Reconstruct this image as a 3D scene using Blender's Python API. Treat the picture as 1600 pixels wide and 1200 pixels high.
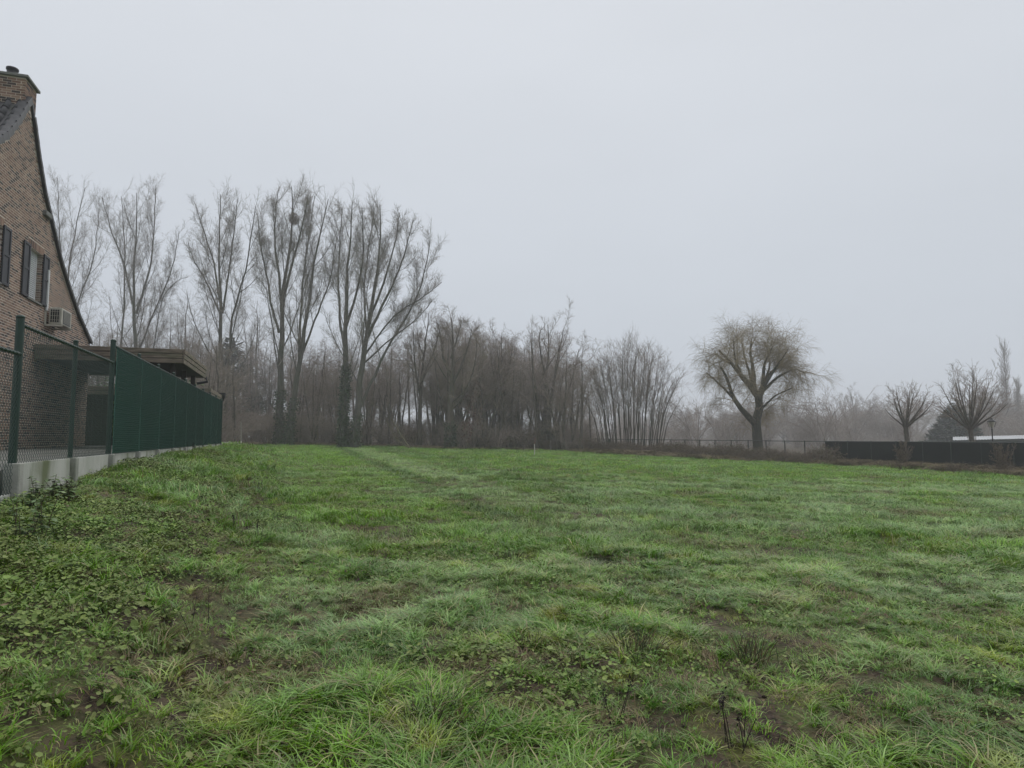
import bpy, math, random
import numpy as np
from mathutils import Vector, Matrix

for o in list(bpy.data.objects): bpy.data.objects.remove(o)
SC = bpy.context.scene
COL = SC.collection
rng = np.random.default_rng(7)
random.seed(7)

# ------------------------------------------------------------------ camera
FPX, HOR, EYE = 1040.0, 682.0, 1.6            # focal length and horizon in photo pixels, eye height in metres
PITCH = math.atan((HOR - 600) / FPX)
cam_d = bpy.data.cameras.new('camera'); cam = bpy.data.objects.new('camera', cam_d); COL.objects.link(cam)
cam_d.sensor_width = 36; cam_d.lens = FPX / 1600 * 36; cam_d.clip_start = .05; cam_d.clip_end = 3000
cam.location = (0, 0, EYE); cam.rotation_euler = (math.pi / 2 + PITCH, 0, 0)
SC.camera = cam

# ------------------------------------------------------------------ sky, sun, exposure
SUN_EL, SUN_AZ = math.radians(58), math.radians(200)
W = bpy.data.worlds.new('World'); SC.world = W; W.use_nodes = True
wn, wl = W.node_tree.nodes, W.node_tree.links
bg = wn['Background']
sky = wn.new('ShaderNodeTexSky'); sky.sky_type = 'NISHITA'; sky.sun_disc = False
sky.sun_elevation = SUN_EL; sky.sun_rotation = SUN_AZ; sky.air_density = 1; sky.dust_density = 6; sky.altitude = 20
hs = wn.new('ShaderNodeHueSaturation'); hs.inputs['Saturation'].default_value = .35; hs.inputs['Value'].default_value = .5
wl.new(sky.outputs[0], hs.inputs['Color'])
# an even layer of stratus cloud, a little brighter overhead than at the horizon
geo = wn.new('ShaderNodeNewGeometry'); sep = wn.new('ShaderNodeSeparateXYZ'); wl.new(geo.outputs['Incoming'], sep.inputs[0])
tc = wn.new('ShaderNodeTexCoord'); sep2 = wn.new('ShaderNodeSeparateXYZ'); wl.new(tc.outputs['Generated'], sep2.inputs[0])
rmp = wn.new('ShaderNodeValToRGB'); wl.new(sep2.outputs['Z'], rmp.inputs[0])
rmp.color_ramp.elements[0].position = 0; rmp.color_ramp.elements[0].color = (.685, .75, .84, 1)
rmp.color_ramp.elements[1].position = .8; rmp.color_ramp.elements[1].color = (.96, .99, 1.045, 1)
nz = wn.new('ShaderNodeTexNoise'); nz.inputs['Scale'].default_value = 2.2; nz.inputs['Detail'].default_value = 3
mp = wn.new('ShaderNodeMapping'); mp.inputs['Scale'].default_value = (1, 1, 2.5)
wl.new(tc.outputs['Generated'], mp.inputs[0]); wl.new(mp.outputs[0], nz.inputs[0])
mr = wn.new('ShaderNodeMapRange'); mr.inputs[3].default_value = .94; mr.inputs[4].default_value = 1.06
wl.new(nz.outputs[0], mr.inputs[0])
vm = wn.new('ShaderNodeVectorMath'); vm.operation = 'SCALE'; wl.new(rmp.outputs[0], vm.inputs[0]); wl.new(mr.outputs[0], vm.inputs['Scale'])
vm2 = wn.new('ShaderNodeVectorMath'); vm2.operation = 'SCALE'; vm2.inputs['Scale'].default_value = 7.2; wl.new(vm.outputs[0], vm2.inputs[0])
mx = wn.new('ShaderNodeMix'); mx.data_type = 'RGBA'; mx.inputs[0].default_value = .9
wl.new(hs.outputs[0], mx.inputs[6]); wl.new(vm2.outputs[0], mx.inputs[7]); wl.new(mx.outputs[2], bg.inputs[0])
bg.inputs[1].default_value = .10
sun_d = bpy.data.lights.new('sun', 'SUN'); sun = bpy.data.objects.new('sun', sun_d); COL.objects.link(sun)
sun_d.energy = 1.3; sun_d.angle = math.radians(70); sun_d.color = (1, .97, .93)
sun.rotation_euler = (math.pi / 2 - SUN_EL, 0, math.pi - SUN_AZ + math.pi)
SC.view_settings.view_transform = 'Standard'; SC.view_settings.look = 'None'
SC.view_settings.exposure = .27; SC.view_settings.gamma = 1; SC.view_settings.use_curve_mapping = False
SC.render.engine = 'CYCLES'
cy = SC.cycles
cy.max_bounces = 6; cy.diffuse_bounces = 2; cy.glossy_bounces = 2; cy.transmission_bounces = 3; cy.volume_bounces = 1
cy.transparent_max_bounces = 8; cy.use_denoising = True; cy.use_adaptive_sampling = False; cy.denoiser = 'OPENIMAGEDENOISE'; cy.denoising_input_passes = 'RGB_ALBEDO_NORMAL'; cy.denoising_prefilter = 'ACCURATE'; cy.denoising_quality = 'HIGH'; cy.caustics_reflective = False; cy.caustics_refractive = False
HAZE_DENSITY = .00145

# ------------------------------------------------------------------ helpers
def ray(px, py):
    """direction through a photo pixel, y component 1"""
    x, z = (px - 800) / FPX, (600 - py) / FPX
    c, s = math.cos(PITCH), math.sin(PITCH)
    v = np.array([x, c - z * s, s + z * c]); return v / v[1]
def at(px, py, Y):
    v = ray(px, py) * Y; v[2] += EYE; return v
_d = ray(456, HOR)[:2]; _d = _d / np.linalg.norm(_d)
DX, DY = _d                                     # direction the green fence runs in
YAW = math.atan2(DY, DX)
def SL(x, y): return x * DX + y * DY, -x * DY + y * DX      # along the fence, to its left
def XY(s, L): return s * DX - L * DY, s * DY + L * DX
def on_wall(px, py, L):
    """(s, z) where the ray through a pixel meets the vertical plane at lateral distance L"""
    v = ray(px, py); ds, dl = SL(v[0], v[1]); t = L / dl
    return t * ds, EYE + t * v[2]

def _hash(ix, iy, seed):
    n = (ix.astype(np.int64) * 374761393 + iy.astype(np.int64) * 668265263 + seed * 1442695041) & 0x7fffffff
    n = ((n ^ (n >> 13)) * 1274126177) & 0x7fffffff
    n = ((n ^ (n >> 16)) * 374761393) & 0x7fffffff
    return (n & 0xffff) / 65535.0
def vnoise(x, y, seed=0):
    ix, iy = np.floor(x), np.floor(y); fx, fy = x - ix, y - iy
    fx = fx * fx * (3 - 2 * fx); fy = fy * fy * (3 - 2 * fy)
    a, b = _hash(ix, iy, seed), _hash(ix + 1, iy, seed); c, d = _hash(ix, iy + 1, seed), _hash(ix + 1, iy + 1, seed)
    return (a + (b - a) * fx) * (1 - fy) + (c + (d - c) * fx) * fy
def fbm(x, y, seed=0, o=3):
    r, amp, tot = 0, 1, 0
    for i in range(o):
        r = r + amp * vnoise(x * 2 ** i + 17 * i, y * 2 ** i - 9 * i, seed + i); tot += amp; amp *= .5
    return r / tot
def sst(a, b, x):
    t = np.clip((x - a) / (b - a), 0, 1); return t * t * (3 - 2 * t)

EDGE_C = np.array([-3000, 345, 400, 600, 700, 860, 905, 1000, 1290, 1600, 2000, 5000])
EDGE_Y = np.array([50, 50, 61, 66, 62, 67, 62, 55, 45, 35, 28, 14])
def edge_y(x, y):
    """depth of the edge of the meadow in the direction of a point"""
    c = 800 + FPX * x / np.maximum(y, .5)
    return np.interp(c, EDGE_C, EDGE_Y)
PUDDLES = []                                    # hollows holding water: (x, y, radius, rim height)
def gz(x, y):
    x = np.asarray(x, float); y = np.asarray(y, float)
    s, L = SL(x, y)
    base = -.025 * np.clip(x, -32, 34) + .004 * np.clip(y, -10, 90)
    zt = np.interp(s, [-4, 0, 8.8, 10.8, 12.9, 17, 31.5, 40], [.5, .62, .89, .99, 1.06, 1.13, 1.22, 1.2])
    Lw = L + .35 * (fbm(s * .5, L * .5, 31) - .5)
    w = .62 * sst(.2, 1.35, Lw) + .38 * sst(1.0, 2.9, Lw)
    w = w * (1 - sst(33, 52, s))
    z = base * (1 - w) + np.maximum(zt, base) * w
    dist = np.hypot(x, y)
    z = z + .10 * (fbm(x * .35, y * .35, 3) - .5) * np.clip(1.3 - dist / 60, .25, 1)
    z = z + .15 * (fbm(x * 1.5, y * 1.5, 5, 2) - .5) * np.clip(1.2 - dist / 30, 0, 1) * (L < 2.9)
    z = z + .065 * (fbm(x * 4.5, y * 4.5, 9, 2) - .5) * np.clip(1.1 - dist / 14, 0, 1) * (L < 2.9)
    z = z + .022 * (fbm(x * 11, y * 11, 19, 2) - .5) * np.clip(1.1 - dist / 10, 0, 1) * (L < 2.9)
    for rl in (-4.5, -6.1):                     # wheel ruts across the meadow
        z = z - .13 * np.exp(-((L - rl - .25 * np.sin(s * .15)) / .22) ** 2) * sst(8, 14, s) * (1 - sst(50, 60, s))
    e = edge_y(x, y)                            # low bank of rough ground under the right-hand fence
    z = z + .22 * sst(-1, 3, y - e) * sst(4, 9, x) * (y < e + 12)
    for qx, qy, w, zc in PUDDLES:
        m = np.exp(-(((x - qx) / (w * 1.1)) ** 2 + ((y - qy) / (w * 1.7)) ** 2) ** 1.5); z = z * (1 - m) + (zc - .05) * m
    return z
def g1(x, y): return float(gz(np.array([x]), np.array([y]))[0])

def on_ground(px, py):
    v = ray(px, py); y = 1.5 / -v[2]
    for _ in range(12): y = .5 * y + .5 * (EYE - g1(v[0] * y, y)) / -v[2]
    return v[0] * y, y

for px, py, w in ((932, 874, .32), (600, 832, .28)):
    x, y = on_ground(px, py); PUDDLES.append((x, y, w, g1(x, y)))
# --- meshes
def mesh_obj(name, V, F, mat=None, parent=None, smooth=False, mats=None, mi=None):
    """V (n,3); F an (m,k) array or a list of such arrays"""
    V = np.asarray(V, np.float32)
    Fs = [np.asarray(f, np.int32) for f in (F if isinstance(F, list) and len(F) and isinstance(F[0], np.ndarray) else [F])]
    me = bpy.data.meshes.new(name)
    me.vertices.add(len(V)); me.vertices.foreach_set('co', V.ravel())
    nl = sum(f.size for f in Fs); npol = sum(len(f) for f in Fs)
    me.loops.add(nl); me.loops.foreach_set('vertex_index', np.concatenate([f.ravel() for f in Fs]))
    cnt = np.concatenate([np.full(len(f), f.shape[1], np.int32) for f in Fs])
    me.polygons.add(npol); me.polygons.foreach_set('loop_start', np.concatenate([[0], np.cumsum(cnt)[:-1]]).astype(np.int32))
    me.polygons.foreach_set('loop_total', cnt)
    me.polygons.foreach_set('use_smooth', np.full(npol, smooth))
    if mi is not None: me.polygons.foreach_set('material_index', np.asarray(mi, np.int32))
    me.update(calc_edges=True); me.validate()
    for m in (mats or ([mat] if mat else [])): me.materials.append(m)
    o = bpy.data.objects.new(name, me); COL.objects.link(o)
    if parent: o.parent = parent
    return o
class MB:
    def __init__(s): s.V = []; s.Q = []; s.n = 0; s.T = []
    def add(s, V, Q=None, T=None):
        V = np.asarray(V, float).reshape(-1, 3)
        if Q is not None and len(Q): s.Q.append(np.asarray(Q, int).reshape(-1, 4) + s.n)
        if T is not None and len(T): s.T.append(np.asarray(T, int).reshape(-1, 3) + s.n)
        s.V.append(V); s.n += len(V); return s
    def box(s, a, b):
        (x0, y0, z0), (x1, y1, z1) = a, b
        return s.add([(x0,y0,z0),(x1,y0,z0),(x1,y1,z0),(x0,y1,z0),(x0,y0,z1),(x1,y0,z1),(x1,y1,z1),(x0,y1,z1)],
              [(0,3,2,1),(4,5,6,7),(0,1,5,4),(1,2,6,5),(2,3,7,6),(3,0,4,7)])
    def tube(s, pts, r, k=8, cap=True):
        P = np.asarray(pts, float)[None]; R = np.broadcast_to(np.asarray(r, float), (1, P.shape[1]))
        V, Q = tubes(P, R, k); s.add(V, Q)
        if cap:
            n = P.shape[1]
            for row, c in ((0, P[0, 0]), (n - 1, P[0, -1])):
                idx = np.arange(k) + row * k
                W_ = np.concatenate([V[idx], [c]]); t = [(i, (i + 1) % k, k) for i in range(k)]
                s.add(W_, None, t)
        return s
    def lathe(s, prof, k=12, c=(0, 0, 0)):
        a = np.arange(k) * 2 * math.pi / k
        V = [(c[0] + r * math.cos(t), c[1] + r * math.sin(t), c[2] + z) for r, z in prof for t in a]
        n = len(prof)
        return s.add(V, [(i*k+j, i*k+(j+1)%k, (i+1)*k+(j+1)%k, (i+1)*k+j) for i in range(n-1) for j in range(k)])
    def build(s, name, mat, parent=None, smooth=False, bevel=0):
        F = []
        if s.Q: F.append(np.concatenate(s.Q))
        if s.T: F.append(np.concatenate(s.T))
        o = mesh_obj(name, np.concatenate(s.V), F, mat, parent, smooth)
        if bevel:
            b = o.modifiers.new('bevel', 'BEVEL'); b.width = bevel; b.segments = 1; b.limit_method = 'ANGLE'
        return o
def tubes(P, R, k):
    B, n, _ = P.shape
    T = np.gradient(P, axis=1); T /= np.linalg.norm(T, axis=2, keepdims=True) + 1e-9
    ref = np.zeros((B, 3)); ref[np.arange(B), np.argmin(np.abs(T[:, n // 2]), axis=1)] = 1
    U = np.cross(T, ref[:, None, :]); U /= np.linalg.norm(U, axis=2, keepdims=True) + 1e-9
    Vv = np.cross(T, U)
    a = np.arange(k) * 2 * np.pi / k
    X = P[:, :, None] + R[:, :, None, None] * (np.cos(a)[:, None] * U[:, :, None] + np.sin(a)[:, None] * Vv[:, :, None])
    idx = np.arange(B * n * k).reshape(B, n, k)
    a0, a1 = idx[:, :-1], idx[:, 1:]
    Q = np.stack([a0, np.roll(a0, -1, 2), np.roll(a1, -1, 2), a1], -1).reshape(-1, 4)
    return X.reshape(-1, 3), Q
def quads(C, U, Vv):
    """parallelogram leaves at C spanned by U and Vv, folded to a diamond"""
    X = np.stack([C, C + U * .5 + Vv * .5, C + U, C + U * .5 - Vv * .5], 1)
    return X.reshape(-1, 3), np.arange(len(C) * 4).reshape(-1, 4)
def rand_unit(n, r=None):
    v = (r or rng).normal(size=(n, 3)); return v / np.linalg.norm(v, axis=1, keepdims=True)

# --- naming
def tag(o, label=None, cat=None, group=None, kind=None):
    if label: o['label'] = label
    if cat: o['category'] = cat
    if group: o['group'] = group
    if kind: o['kind'] = kind
    return o
def empty(name, loc, rz=0):
    o = bpy.data.objects.new(name, None); COL.objects.link(o); o.location = loc; o.rotation_euler = (0, 0, rz)
    o.empty_display_size = .3; return o
def copy_tree(o, parent=None):
    c = o.copy(); COL.objects.link(c)
    if parent: c.parent = parent
    for ch in list(o.children): copy_tree(ch, c)
    return c

# --- materials
def M(name, c1, c2=None, scale=4., rough=.8, bump=0., bscale=None, spec=.3, island=None, stretch=(1, 1, 1), c3=None, s3=.8, world=False, metal=0, lo=.35, hi=.65):
    m = bpy.data.materials.new(name); m.use_nodes = True
    n, l = m.node_tree.nodes, m.node_tree.links; p = n['Principled BSDF']
    p.inputs['Roughness'].default_value = rough; p.inputs['Specular IOR Level'].default_value = spec; p.inputs['Metallic'].default_value = metal
    if world: g = n.new('ShaderNodeNewGeometry'); src = g.outputs['Position']
    else: g = n.new('ShaderNodeTexCoord'); src = g.outputs['Object']
    mp = n.new('ShaderNodeMapping'); mp.inputs['Scale'].default_value = stretch; l.new(src, mp.inputs[0])
    col = None
    def noise(sc, det=4):
        t = n.new('ShaderNodeTexNoise'); t.inputs['Scale'].default_value = sc; t.inputs['Detail'].default_value = det; l.new(mp.outputs[0], t.inputs[0]); return t
    def mix(f, a, b):
        x = n.new('ShaderNodeMix'); x.data_type = 'RGBA'; l.new(f, x.inputs[0])
        for q, i in ((a, 6), (b, 7)):
            if hasattr(q, 'links'): l.new(q, x.inputs[i])
            else: x.inputs[i].default_value = (*q, 1)
        return x.outputs[2]
    def rng_(f, a, b):
        r = n.new('ShaderNodeMapRange'); r.inputs[1].default_value = a; r.inputs[2].default_value = b; l.new(f, r.inputs[0]); return r.outputs[0]
    col = c1
    if island:
        gi = n.new('ShaderNodeNewGeometry'); rp = n.new('ShaderNodeValToRGB'); l.new(gi.outputs['Random Per Island'], rp.inputs[0])
        rp.color_ramp.interpolation = 'CONSTANT'
        el = rp.color_ramp.elements
        while len(el) < len(island): el.new(.5)
        for i, c in enumerate(island): el[i].position = i / len(island); el[i].color = (*c, 1)
        col = rp.outputs[0]
    if c2: col = mix(rng_(noise(scale).outputs[0], lo, hi), col, c2)
    if c3: col = mix(rng_(noise(s3, 5).outputs[0], .5, .7), col, c3)
    if hasattr(col, 'links'): l.new(col, p.inputs['Base Color'])
    else: p.inputs['Base Color'].default_value = (*col, 1)
    if bump:
        b = n.new('ShaderNodeBump'); b.inputs['Strength'].default_value = min(1, bump); b.inputs['Distance'].default_value = .02
        l.new(noise(bscale or scale * 3, 6).outputs[0], b.inputs['Height']); l.new(b.outputs[0], p.inputs['Normal'])
    return m

m_bark = M('bark_grey', (.12, .112, .095), (.075, .07, .058), 3, .9, .6, 9, stretch=(2, 2, .5), c3=(.06, .072, .04))
m_twig = M('twig_grey', (.29, .255, .225), (.21, .19, .165), 1.5, .85)
m_wbark = M('bark_dark', (.11, .092, .074), (.07, .06, .048), 3, .9, .5, 8, stretch=(2, 2, .5), c3=(.045, .055, .03))
m_wtwig = M('twig_brown', (.29, .235, .20), (.21, .175, .148), 1.5, .85)
m_willow = M('willow_twig', (.30, .235, .135), (.21, .17, .10), 1.2, .8)
m_wilbark = M('willow_bark', (.055, .05, .037), (.035, .034, .024), 3, .9, .7, 8, stretch=(2, 2, .5), c3=(.05, .06, .03))
m_ivy = M('ivy_leaf', (.03, .05, .018), rough=.45, spec=.4, island=[(.018, .035, .012), (.03, .055, .02), (.045, .07, .028)])
m_needle = M('conifer_needle', (.02, .035, .02), rough=.7, island=[(.014, .028, .016), (.022, .04, .022), (.03, .05, .026)])
m_rust = M('rust_leaf', (.12, .04, .03), rough=.7, island=[(.09, .032, .025), (.14, .05, .035), (.07, .03, .025)])
m_bramble = M('bramble_leaf', (.04, .06, .02), rough=.55, island=[(.03, .05, .018), (.05, .065, .025), (.10, .05, .025), (.13, .08, .035), (.06, .035, .022)])
m_cane = M('bramble_cane', (.15, .11, .08), (.10, .075, .055), 3, .8)
m_concrete = M('weathered_concrete', (.46, .46, .43), (.36, .37, .33), 3, .9, .5, 40, stretch=(1, 1, .35), c3=(.13, .15, .08), s3=1.6)
m_foot = M('concrete_foot', (.34, .34, .31), (.24, .245, .22), 3, .9, .5, 40, c3=(.12, .135, .08), s3=1.8)
m_green = M('green_coated_steel', (.004, .03, .02), (.004, .024, .016), 6, .45, spec=.5)
m_wire = M('green_coated_wire', (.006, .034, .024), rough=.45, spec=.5)
m_wood = M('weathered_timber', (.23, .19, .15), (.12, .10, .08), 2.5, .85, .5, 12, stretch=(1, 1, 9), c3=(.12, .125, .08), s3=.7)
m_felt = M('roof_felt', (.05, .05, .05), (.035, .035, .033), 4, .9, .3)
m_dark = M('dark_timber', (.035, .028, .022), (.022, .018, .015), 4, .8)
m_tile = M('roof_tile', (.085, .085, .092), (.05, .05, .054), 5, .5, .3, 20, c3=(.055, .06, .04))
m_mortar = M('mortar', (.60, .53, .45), (.48, .43, .37), 2, .95, .4, 60)
m_brick = M('brick', (.2, .12, .1), (.20, .14, .11), .6, .9, .4, 50, island=[(.22, .135, .098), (.27, .175, .125), (.20, .12, .088), (.085, .058, .05), (.30, .205, .15), (.052, .042, .04), (.24, .15, .112), (.15, .095, .075), (.27, .18, .13), (.065, .05, .046), (.23, .145, .11), (.19, .125, .095)], lo=.5, hi=1.1)
m_stone = M('grey_stone', (.2, .2, .19), (.14, .145, .13), 5, .85, .3)
m_shutter = M('shutter_paint', (.02, .022, .028), (.028, .03, .036), 8, .45, spec=.45)
m_white = M('white_paint', (.7, .71, .72), (.6, .61, .6), 3, .5)
m_blind = M('blind_slat', (.62, .64, .66), (.55, .57, .58), 3, .5)
m_glass = M('dark_glass', (.02, .022, .025), rough=.08, spec=.6)
m_black = M('black_plastic', (.012, .012, .014), rough=.5)
m_acwhite = M('yellowed_casing', (.52, .50, .44), (.44, .42, .36), 4, .5)
m_fin = M('grey_fins', (.16, .165, .17), rough=.5, metal=.4)

# ================================================================== SETTING
# --- ground
def graded(lo, hi, step, grow):
    a = [0.]; st = step
    while a[-1] < hi: a.append(a[-1] + st); st *= grow
    b = [0.]; st = step
    while b[-1] > lo: b.append(b[-1] - st); st *= grow
    return np.array(sorted(set(a + b)))
gx = graded(-900, 900, .07, 1.034); gy = graded(-4, 900, .07, 1.0125) + .0
gy = np.concatenate([[-900, -300, -80, -20], graded(-5, 26, .09, 1.004), 26.2 + graded(0, 870, .3, 1.03)])
gy = np.unique(gy)
GX, GY = np.meshgrid(gx, gy); GZ = gz(GX, GY)
ny, nx = GX.shape; ii = np.arange(nx * ny).reshape(ny, nx)
ground = mesh_obj('ground', np.stack([GX, GY, GZ], -1).reshape(-1, 3),
                  np.stack([ii[:-1, :-1], ii[:-1, 1:], ii[1:, 1:], ii[1:, :-1]], -1).reshape(-1, 4), smooth=True)
tag(ground, kind='structure')
wood_w = np.clip((GY - edge_y(GX, GY)) / 1.5, 0, 1).astype(np.float32)
at_ = ground.data.attributes.new('wood', 'FLOAT', 'POINT'); at_.data.foreach_set('value', wood_w.ravel())

def grass_colour(n, l, blade):
    """meadow colours by place: green, yellowed, dewy grey, straw; shared by blades and the soil's moss"""
    g = n.new('ShaderNodeNewGeometry')
    def noise(sc, det=4, off=0):
        mp = n.new('ShaderNodeMapping'); mp.inputs['Location'].default_value = (off, off * .7, 0); l.new(g.outputs['Position'], mp.inputs[0])
        t = n.new('ShaderNodeTexNoise'); t.inputs['Scale'].default_value = sc; t.inputs['Detail'].default_value = det; l.new(mp.outputs[0], t.inputs[0]); return t.outputs[0]
    def rg(f, a, b, c=0., d=1.):
        r = n.new('ShaderNodeMapRange'); r.inputs[1].default_value = a; r.inputs[2].default_value = b; r.inputs[3].default_value = c; r.inputs[4].default_value = d; l.new(f, r.inputs[0]); return r.outputs[0]
    def mix(f, a, b):
        x = n.new('ShaderNodeMix'); x.data_type = 'RGBA'; l.new(f, x.inputs[0])
        for q, i in ((a, 6), (b, 7)):
            if hasattr(q, 'links'): l.new(q, x.inputs[i])
            else: x.inputs[i].default_value = (*q, 1)
        return x.outputs[2]
    base = mix(rg(noise(.9, 3), .4, .62), (.10, .26, .006), (.19, .375, .010))
    base = mix(rg(noise(2.2, 3, 9), .54, .7, 0, .75), base, (.40, .40, .04))
    sp = n.new('ShaderNodeSeparateXYZ'); l.new(g.outputs['Position'], sp.inputs[0])
    def mul(a, b_):
        q_ = n.new('ShaderNodeMath'); q_.operation = 'MULTIPLY'; l.new(a, q_.inputs[0]); l.new(b_, q_.inputs[1]); return q_.outputs[0]
    band = mul(mul(rg(sp.outputs['Y'], 8, 13), rg(sp.outputs['Y'], 27, 20)), rg(sp.outputs['X'], -2, 4))
    ad = n.new('ShaderNodeMath'); ad.operation = 'MULTIPLY_ADD'; l.new(band, ad.inputs[0]); ad.inputs[1].default_value = .12; l.new(noise(.3, 5, 40), ad.inputs[2])
    # swaths left by mowing and wheels, running the length of the meadow beside the bank
    vd = n.new('ShaderNodeVectorMath'); vd.operation = 'DOT_PRODUCT'; l.new(g.outputs['Position'], vd.inputs[0]); vd.inputs[1].default_value = (-DY, DX, 0)
    lat = vd.outputs['Value']
    vs = n.new('ShaderNodeVectorMath'); vs.operation = 'DOT_PRODUCT'; l.new(g.outputs['Position'], vs.inputs[0]); vs.inputs[1].default_value = (DX, DY, 0)
    far = rg(vs.outputs['Value'], 7, 12)
    sw1 = mul(mul(mul(rg(lat, -3.4, -2.8), rg(lat, .3, -.2)), far), rg(noise(.8, 3, 12), .35, .6, .45, .85))
    sw2 = mul(mul(mul(rg(lat, -6.4, -6.0), rg(lat, -4.2, -4.6)), far), rg(noise(.9, 3, 15), .35, .6, .5, .95))
    sw3 = mul(mul(mul(rg(lat, -4.35, -4.1), rg(lat, -3.3, -3.6)), far), rg(noise(.9, 3, 18), .35, .6, .4, .8))
    sw4 = mul(mul(mul(rg(lat, -9.4, -9.0), rg(lat, -6.5, -6.9)), far), rg(noise(.9, 3, 21), .35, .6, .2, .6))
    base = mix(sw1, base, (.19, .38, .012)); base = mix(sw2, base, (.33, .47, .17)); base = mix(sw3, base, (.06, .15, .01)); base = mix(sw4, base, (.08, .19, .012))
    base = mix(rg(ad.outputs[0], .5, .66, 0, .6), base, (.33, .50, .20))
    if blade:
        ri = g.outputs['Random Per Island']
        oi = n.new('ShaderNodeObjectInfo')
        base = mix(rg(ri, 0, .4, .55, 0), base, (.022, .065, .008))
        base = mix(rg(ri, .78, .9, 0, .7), base, (.32, .48, .16))
        base = mix(rg(ri, .89, .91, 0, .85), base, (.34, .28, .13))
        sn = n.new('ShaderNodeMath'); sn.operation = 'MULTIPLY'; l.new(rg(noise(.55, 4, 70), .58, .66), sn.inputs[0]); l.new(rg(ri, .45, .5, .15, .85), sn.inputs[1])
        base = mix(sn.outputs[0], base, (.24, .175, .085))
        hv = n.new('ShaderNodeHueSaturation'); l.new(base, hv.inputs['Color']); l.new(rg(oi.outputs['Random'], 0, 1, .58, 1.34), hv.inputs['Value']); base = hv.outputs[0]
    return base, noise, rg, mix, g
m_grass = bpy.data.materials.new('grass_blade'); m_grass.use_nodes = True
n, l = m_grass.node_tree.nodes, m_grass.node_tree.links; p = n['Principled BSDF']
c, *_ = grass_colour(n, l, True); l.new(c, p.inputs['Base Color']); p.inputs['Roughness'].default_value = .36; p.inputs['Specular IOR Level'].default_value = .28
tr = n.new('ShaderNodeBsdfTranslucent'); l.new(c, tr.inputs[0]); ms = n.new('ShaderNodeMixShader'); ms.inputs[0].default_value = .25
l.new(p.outputs[0], ms.inputs[1]); l.new(tr.outputs[0], ms.inputs[2]); l.new(ms.outputs[0], n['Material Output'].inputs[0]); p.inputs['Specular IOR Level'].default_value = .5
m_ground = bpy.data.materials.new('meadow_soil'); m_ground.use_nodes = True
n, l = m_ground.node_tree.nodes, m_ground.node_tree.links; p = n['Principled BSDF']
c, noise, rg, mix, g = grass_colour(n, l, False)
soil = mix(rg(noise(26, 6, 3), .35, .62), (.018, .013, .009), (.07, .05, .033)); soil = mix(rg(noise(3, 4, 13), .45, .65, 0, .6), soil, (.10, .08, .05))
dn = n.new('ShaderNodeVectorMath'); dn.operation = 'LENGTH'; l.new(g.outputs['Position'], dn.inputs[0])
fm = n.new('ShaderNodeMath'); fm.operation = 'MULTIPLY'; l.new(rg(noise(3.2, 5, 5), .42, .6), fm.inputs[0]); l.new(rg(dn.outputs['Value'], 8, 40, .12, .9), fm.inputs[1])
c = mix(fm.outputs[0], soil, c)
wa = n.new('ShaderNodeAttribute'); wa.attribute_name = 'wood'
floor_c = mix(rg(noise(1.3, 5, 8), .4, .6), (.05, .036, .026), (.075, .058, .035))
c = mix(wa.outputs['Fac'], c, floor_c)
l.new(c, p.inputs['Base Color']); p.inputs['Roughness'].default_value = .9; p.inputs['Specular IOR Level'].default_value = .2
b = n.new('ShaderNodeBump'); b.inputs['Strength'].default_value = .8; b.inputs['Distance'].default_value = .04; l.new(noise(18, 6, 2), b.inputs['Height']); l.new(b.outputs[0], p.inputs['Normal'])
ground.data.materials.append(m_ground)

# --- paved yard behind the green fence
m_pave = M('yard_concrete', (.2, .195, .18), (.14, .137, .127), 1.5, .8, .3, 30, c3=(.09, .1, .07))
ss = np.array([-4, 5.5, 7.5, 9.2, 20, 34, 44.]); Ls = np.array([3.08, 3.4, 30.])
V = []; zz = np.interp(ss, [7, 9], [.92, 1.265])
for s_, z_ in zip(ss, zz):
    for L_ in Ls: x_, y_ = XY(s_, L_); V.append((x_, y_, z_))
for s_, z_ in zip(ss, zz):
    x_, y_ = XY(s_, 3.08); V.append((x_, y_, -.2))
Q = [(i * 3 + j, (i + 1) * 3 + j, (i + 1) * 3 + j + 1, i * 3 + j + 1) for i in range(6) for j in range(2)] + [(21 + i, 22 + i, (i + 1) * 3, i * 3) for i in range(6)]
tag(mesh_obj('yard_paving', V, Q, m_pave), kind='structure')

# ================================================================== HOUSE
LW = 6.73
rk = [on_wall(px, py, LW) for px, py in ((52, 200), (58, 245), (68, 305), (80, 355), (93, 410), (106, 452), (121, 495), (140, 538))]
SA, ZA = on_wall(46, 158, LW)                  # apex of the gable
RS = np.array([SA] + [a for a, _ in rk]); RZ = np.array([ZA] + [b for _, b in rk])
SE = RS[-1]; ZE = RZ[-1]; HALF = SE - SA
def rake(s):
    s = np.asarray(s, float); z = np.interp(np.abs(s - SA), RS - SA, RZ)
    return np.where(s < SA, ZA - (ZA - z) * .80, z)
Z0 = 1.2; S0 = SA - HALF                       # near corner
house = empty('brick_house', (*XY(SA, LW), Z0), YAW)
tag(house, 'tall brown brick gable house with dark shutters and a chimney on its peak', 'house')
def hl(P):                                     # (s, L, z) to the house's own frame
    P = np.asarray(P, float).reshape(-1, 3); return P - np.array([SA, LW, Z0])
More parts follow.
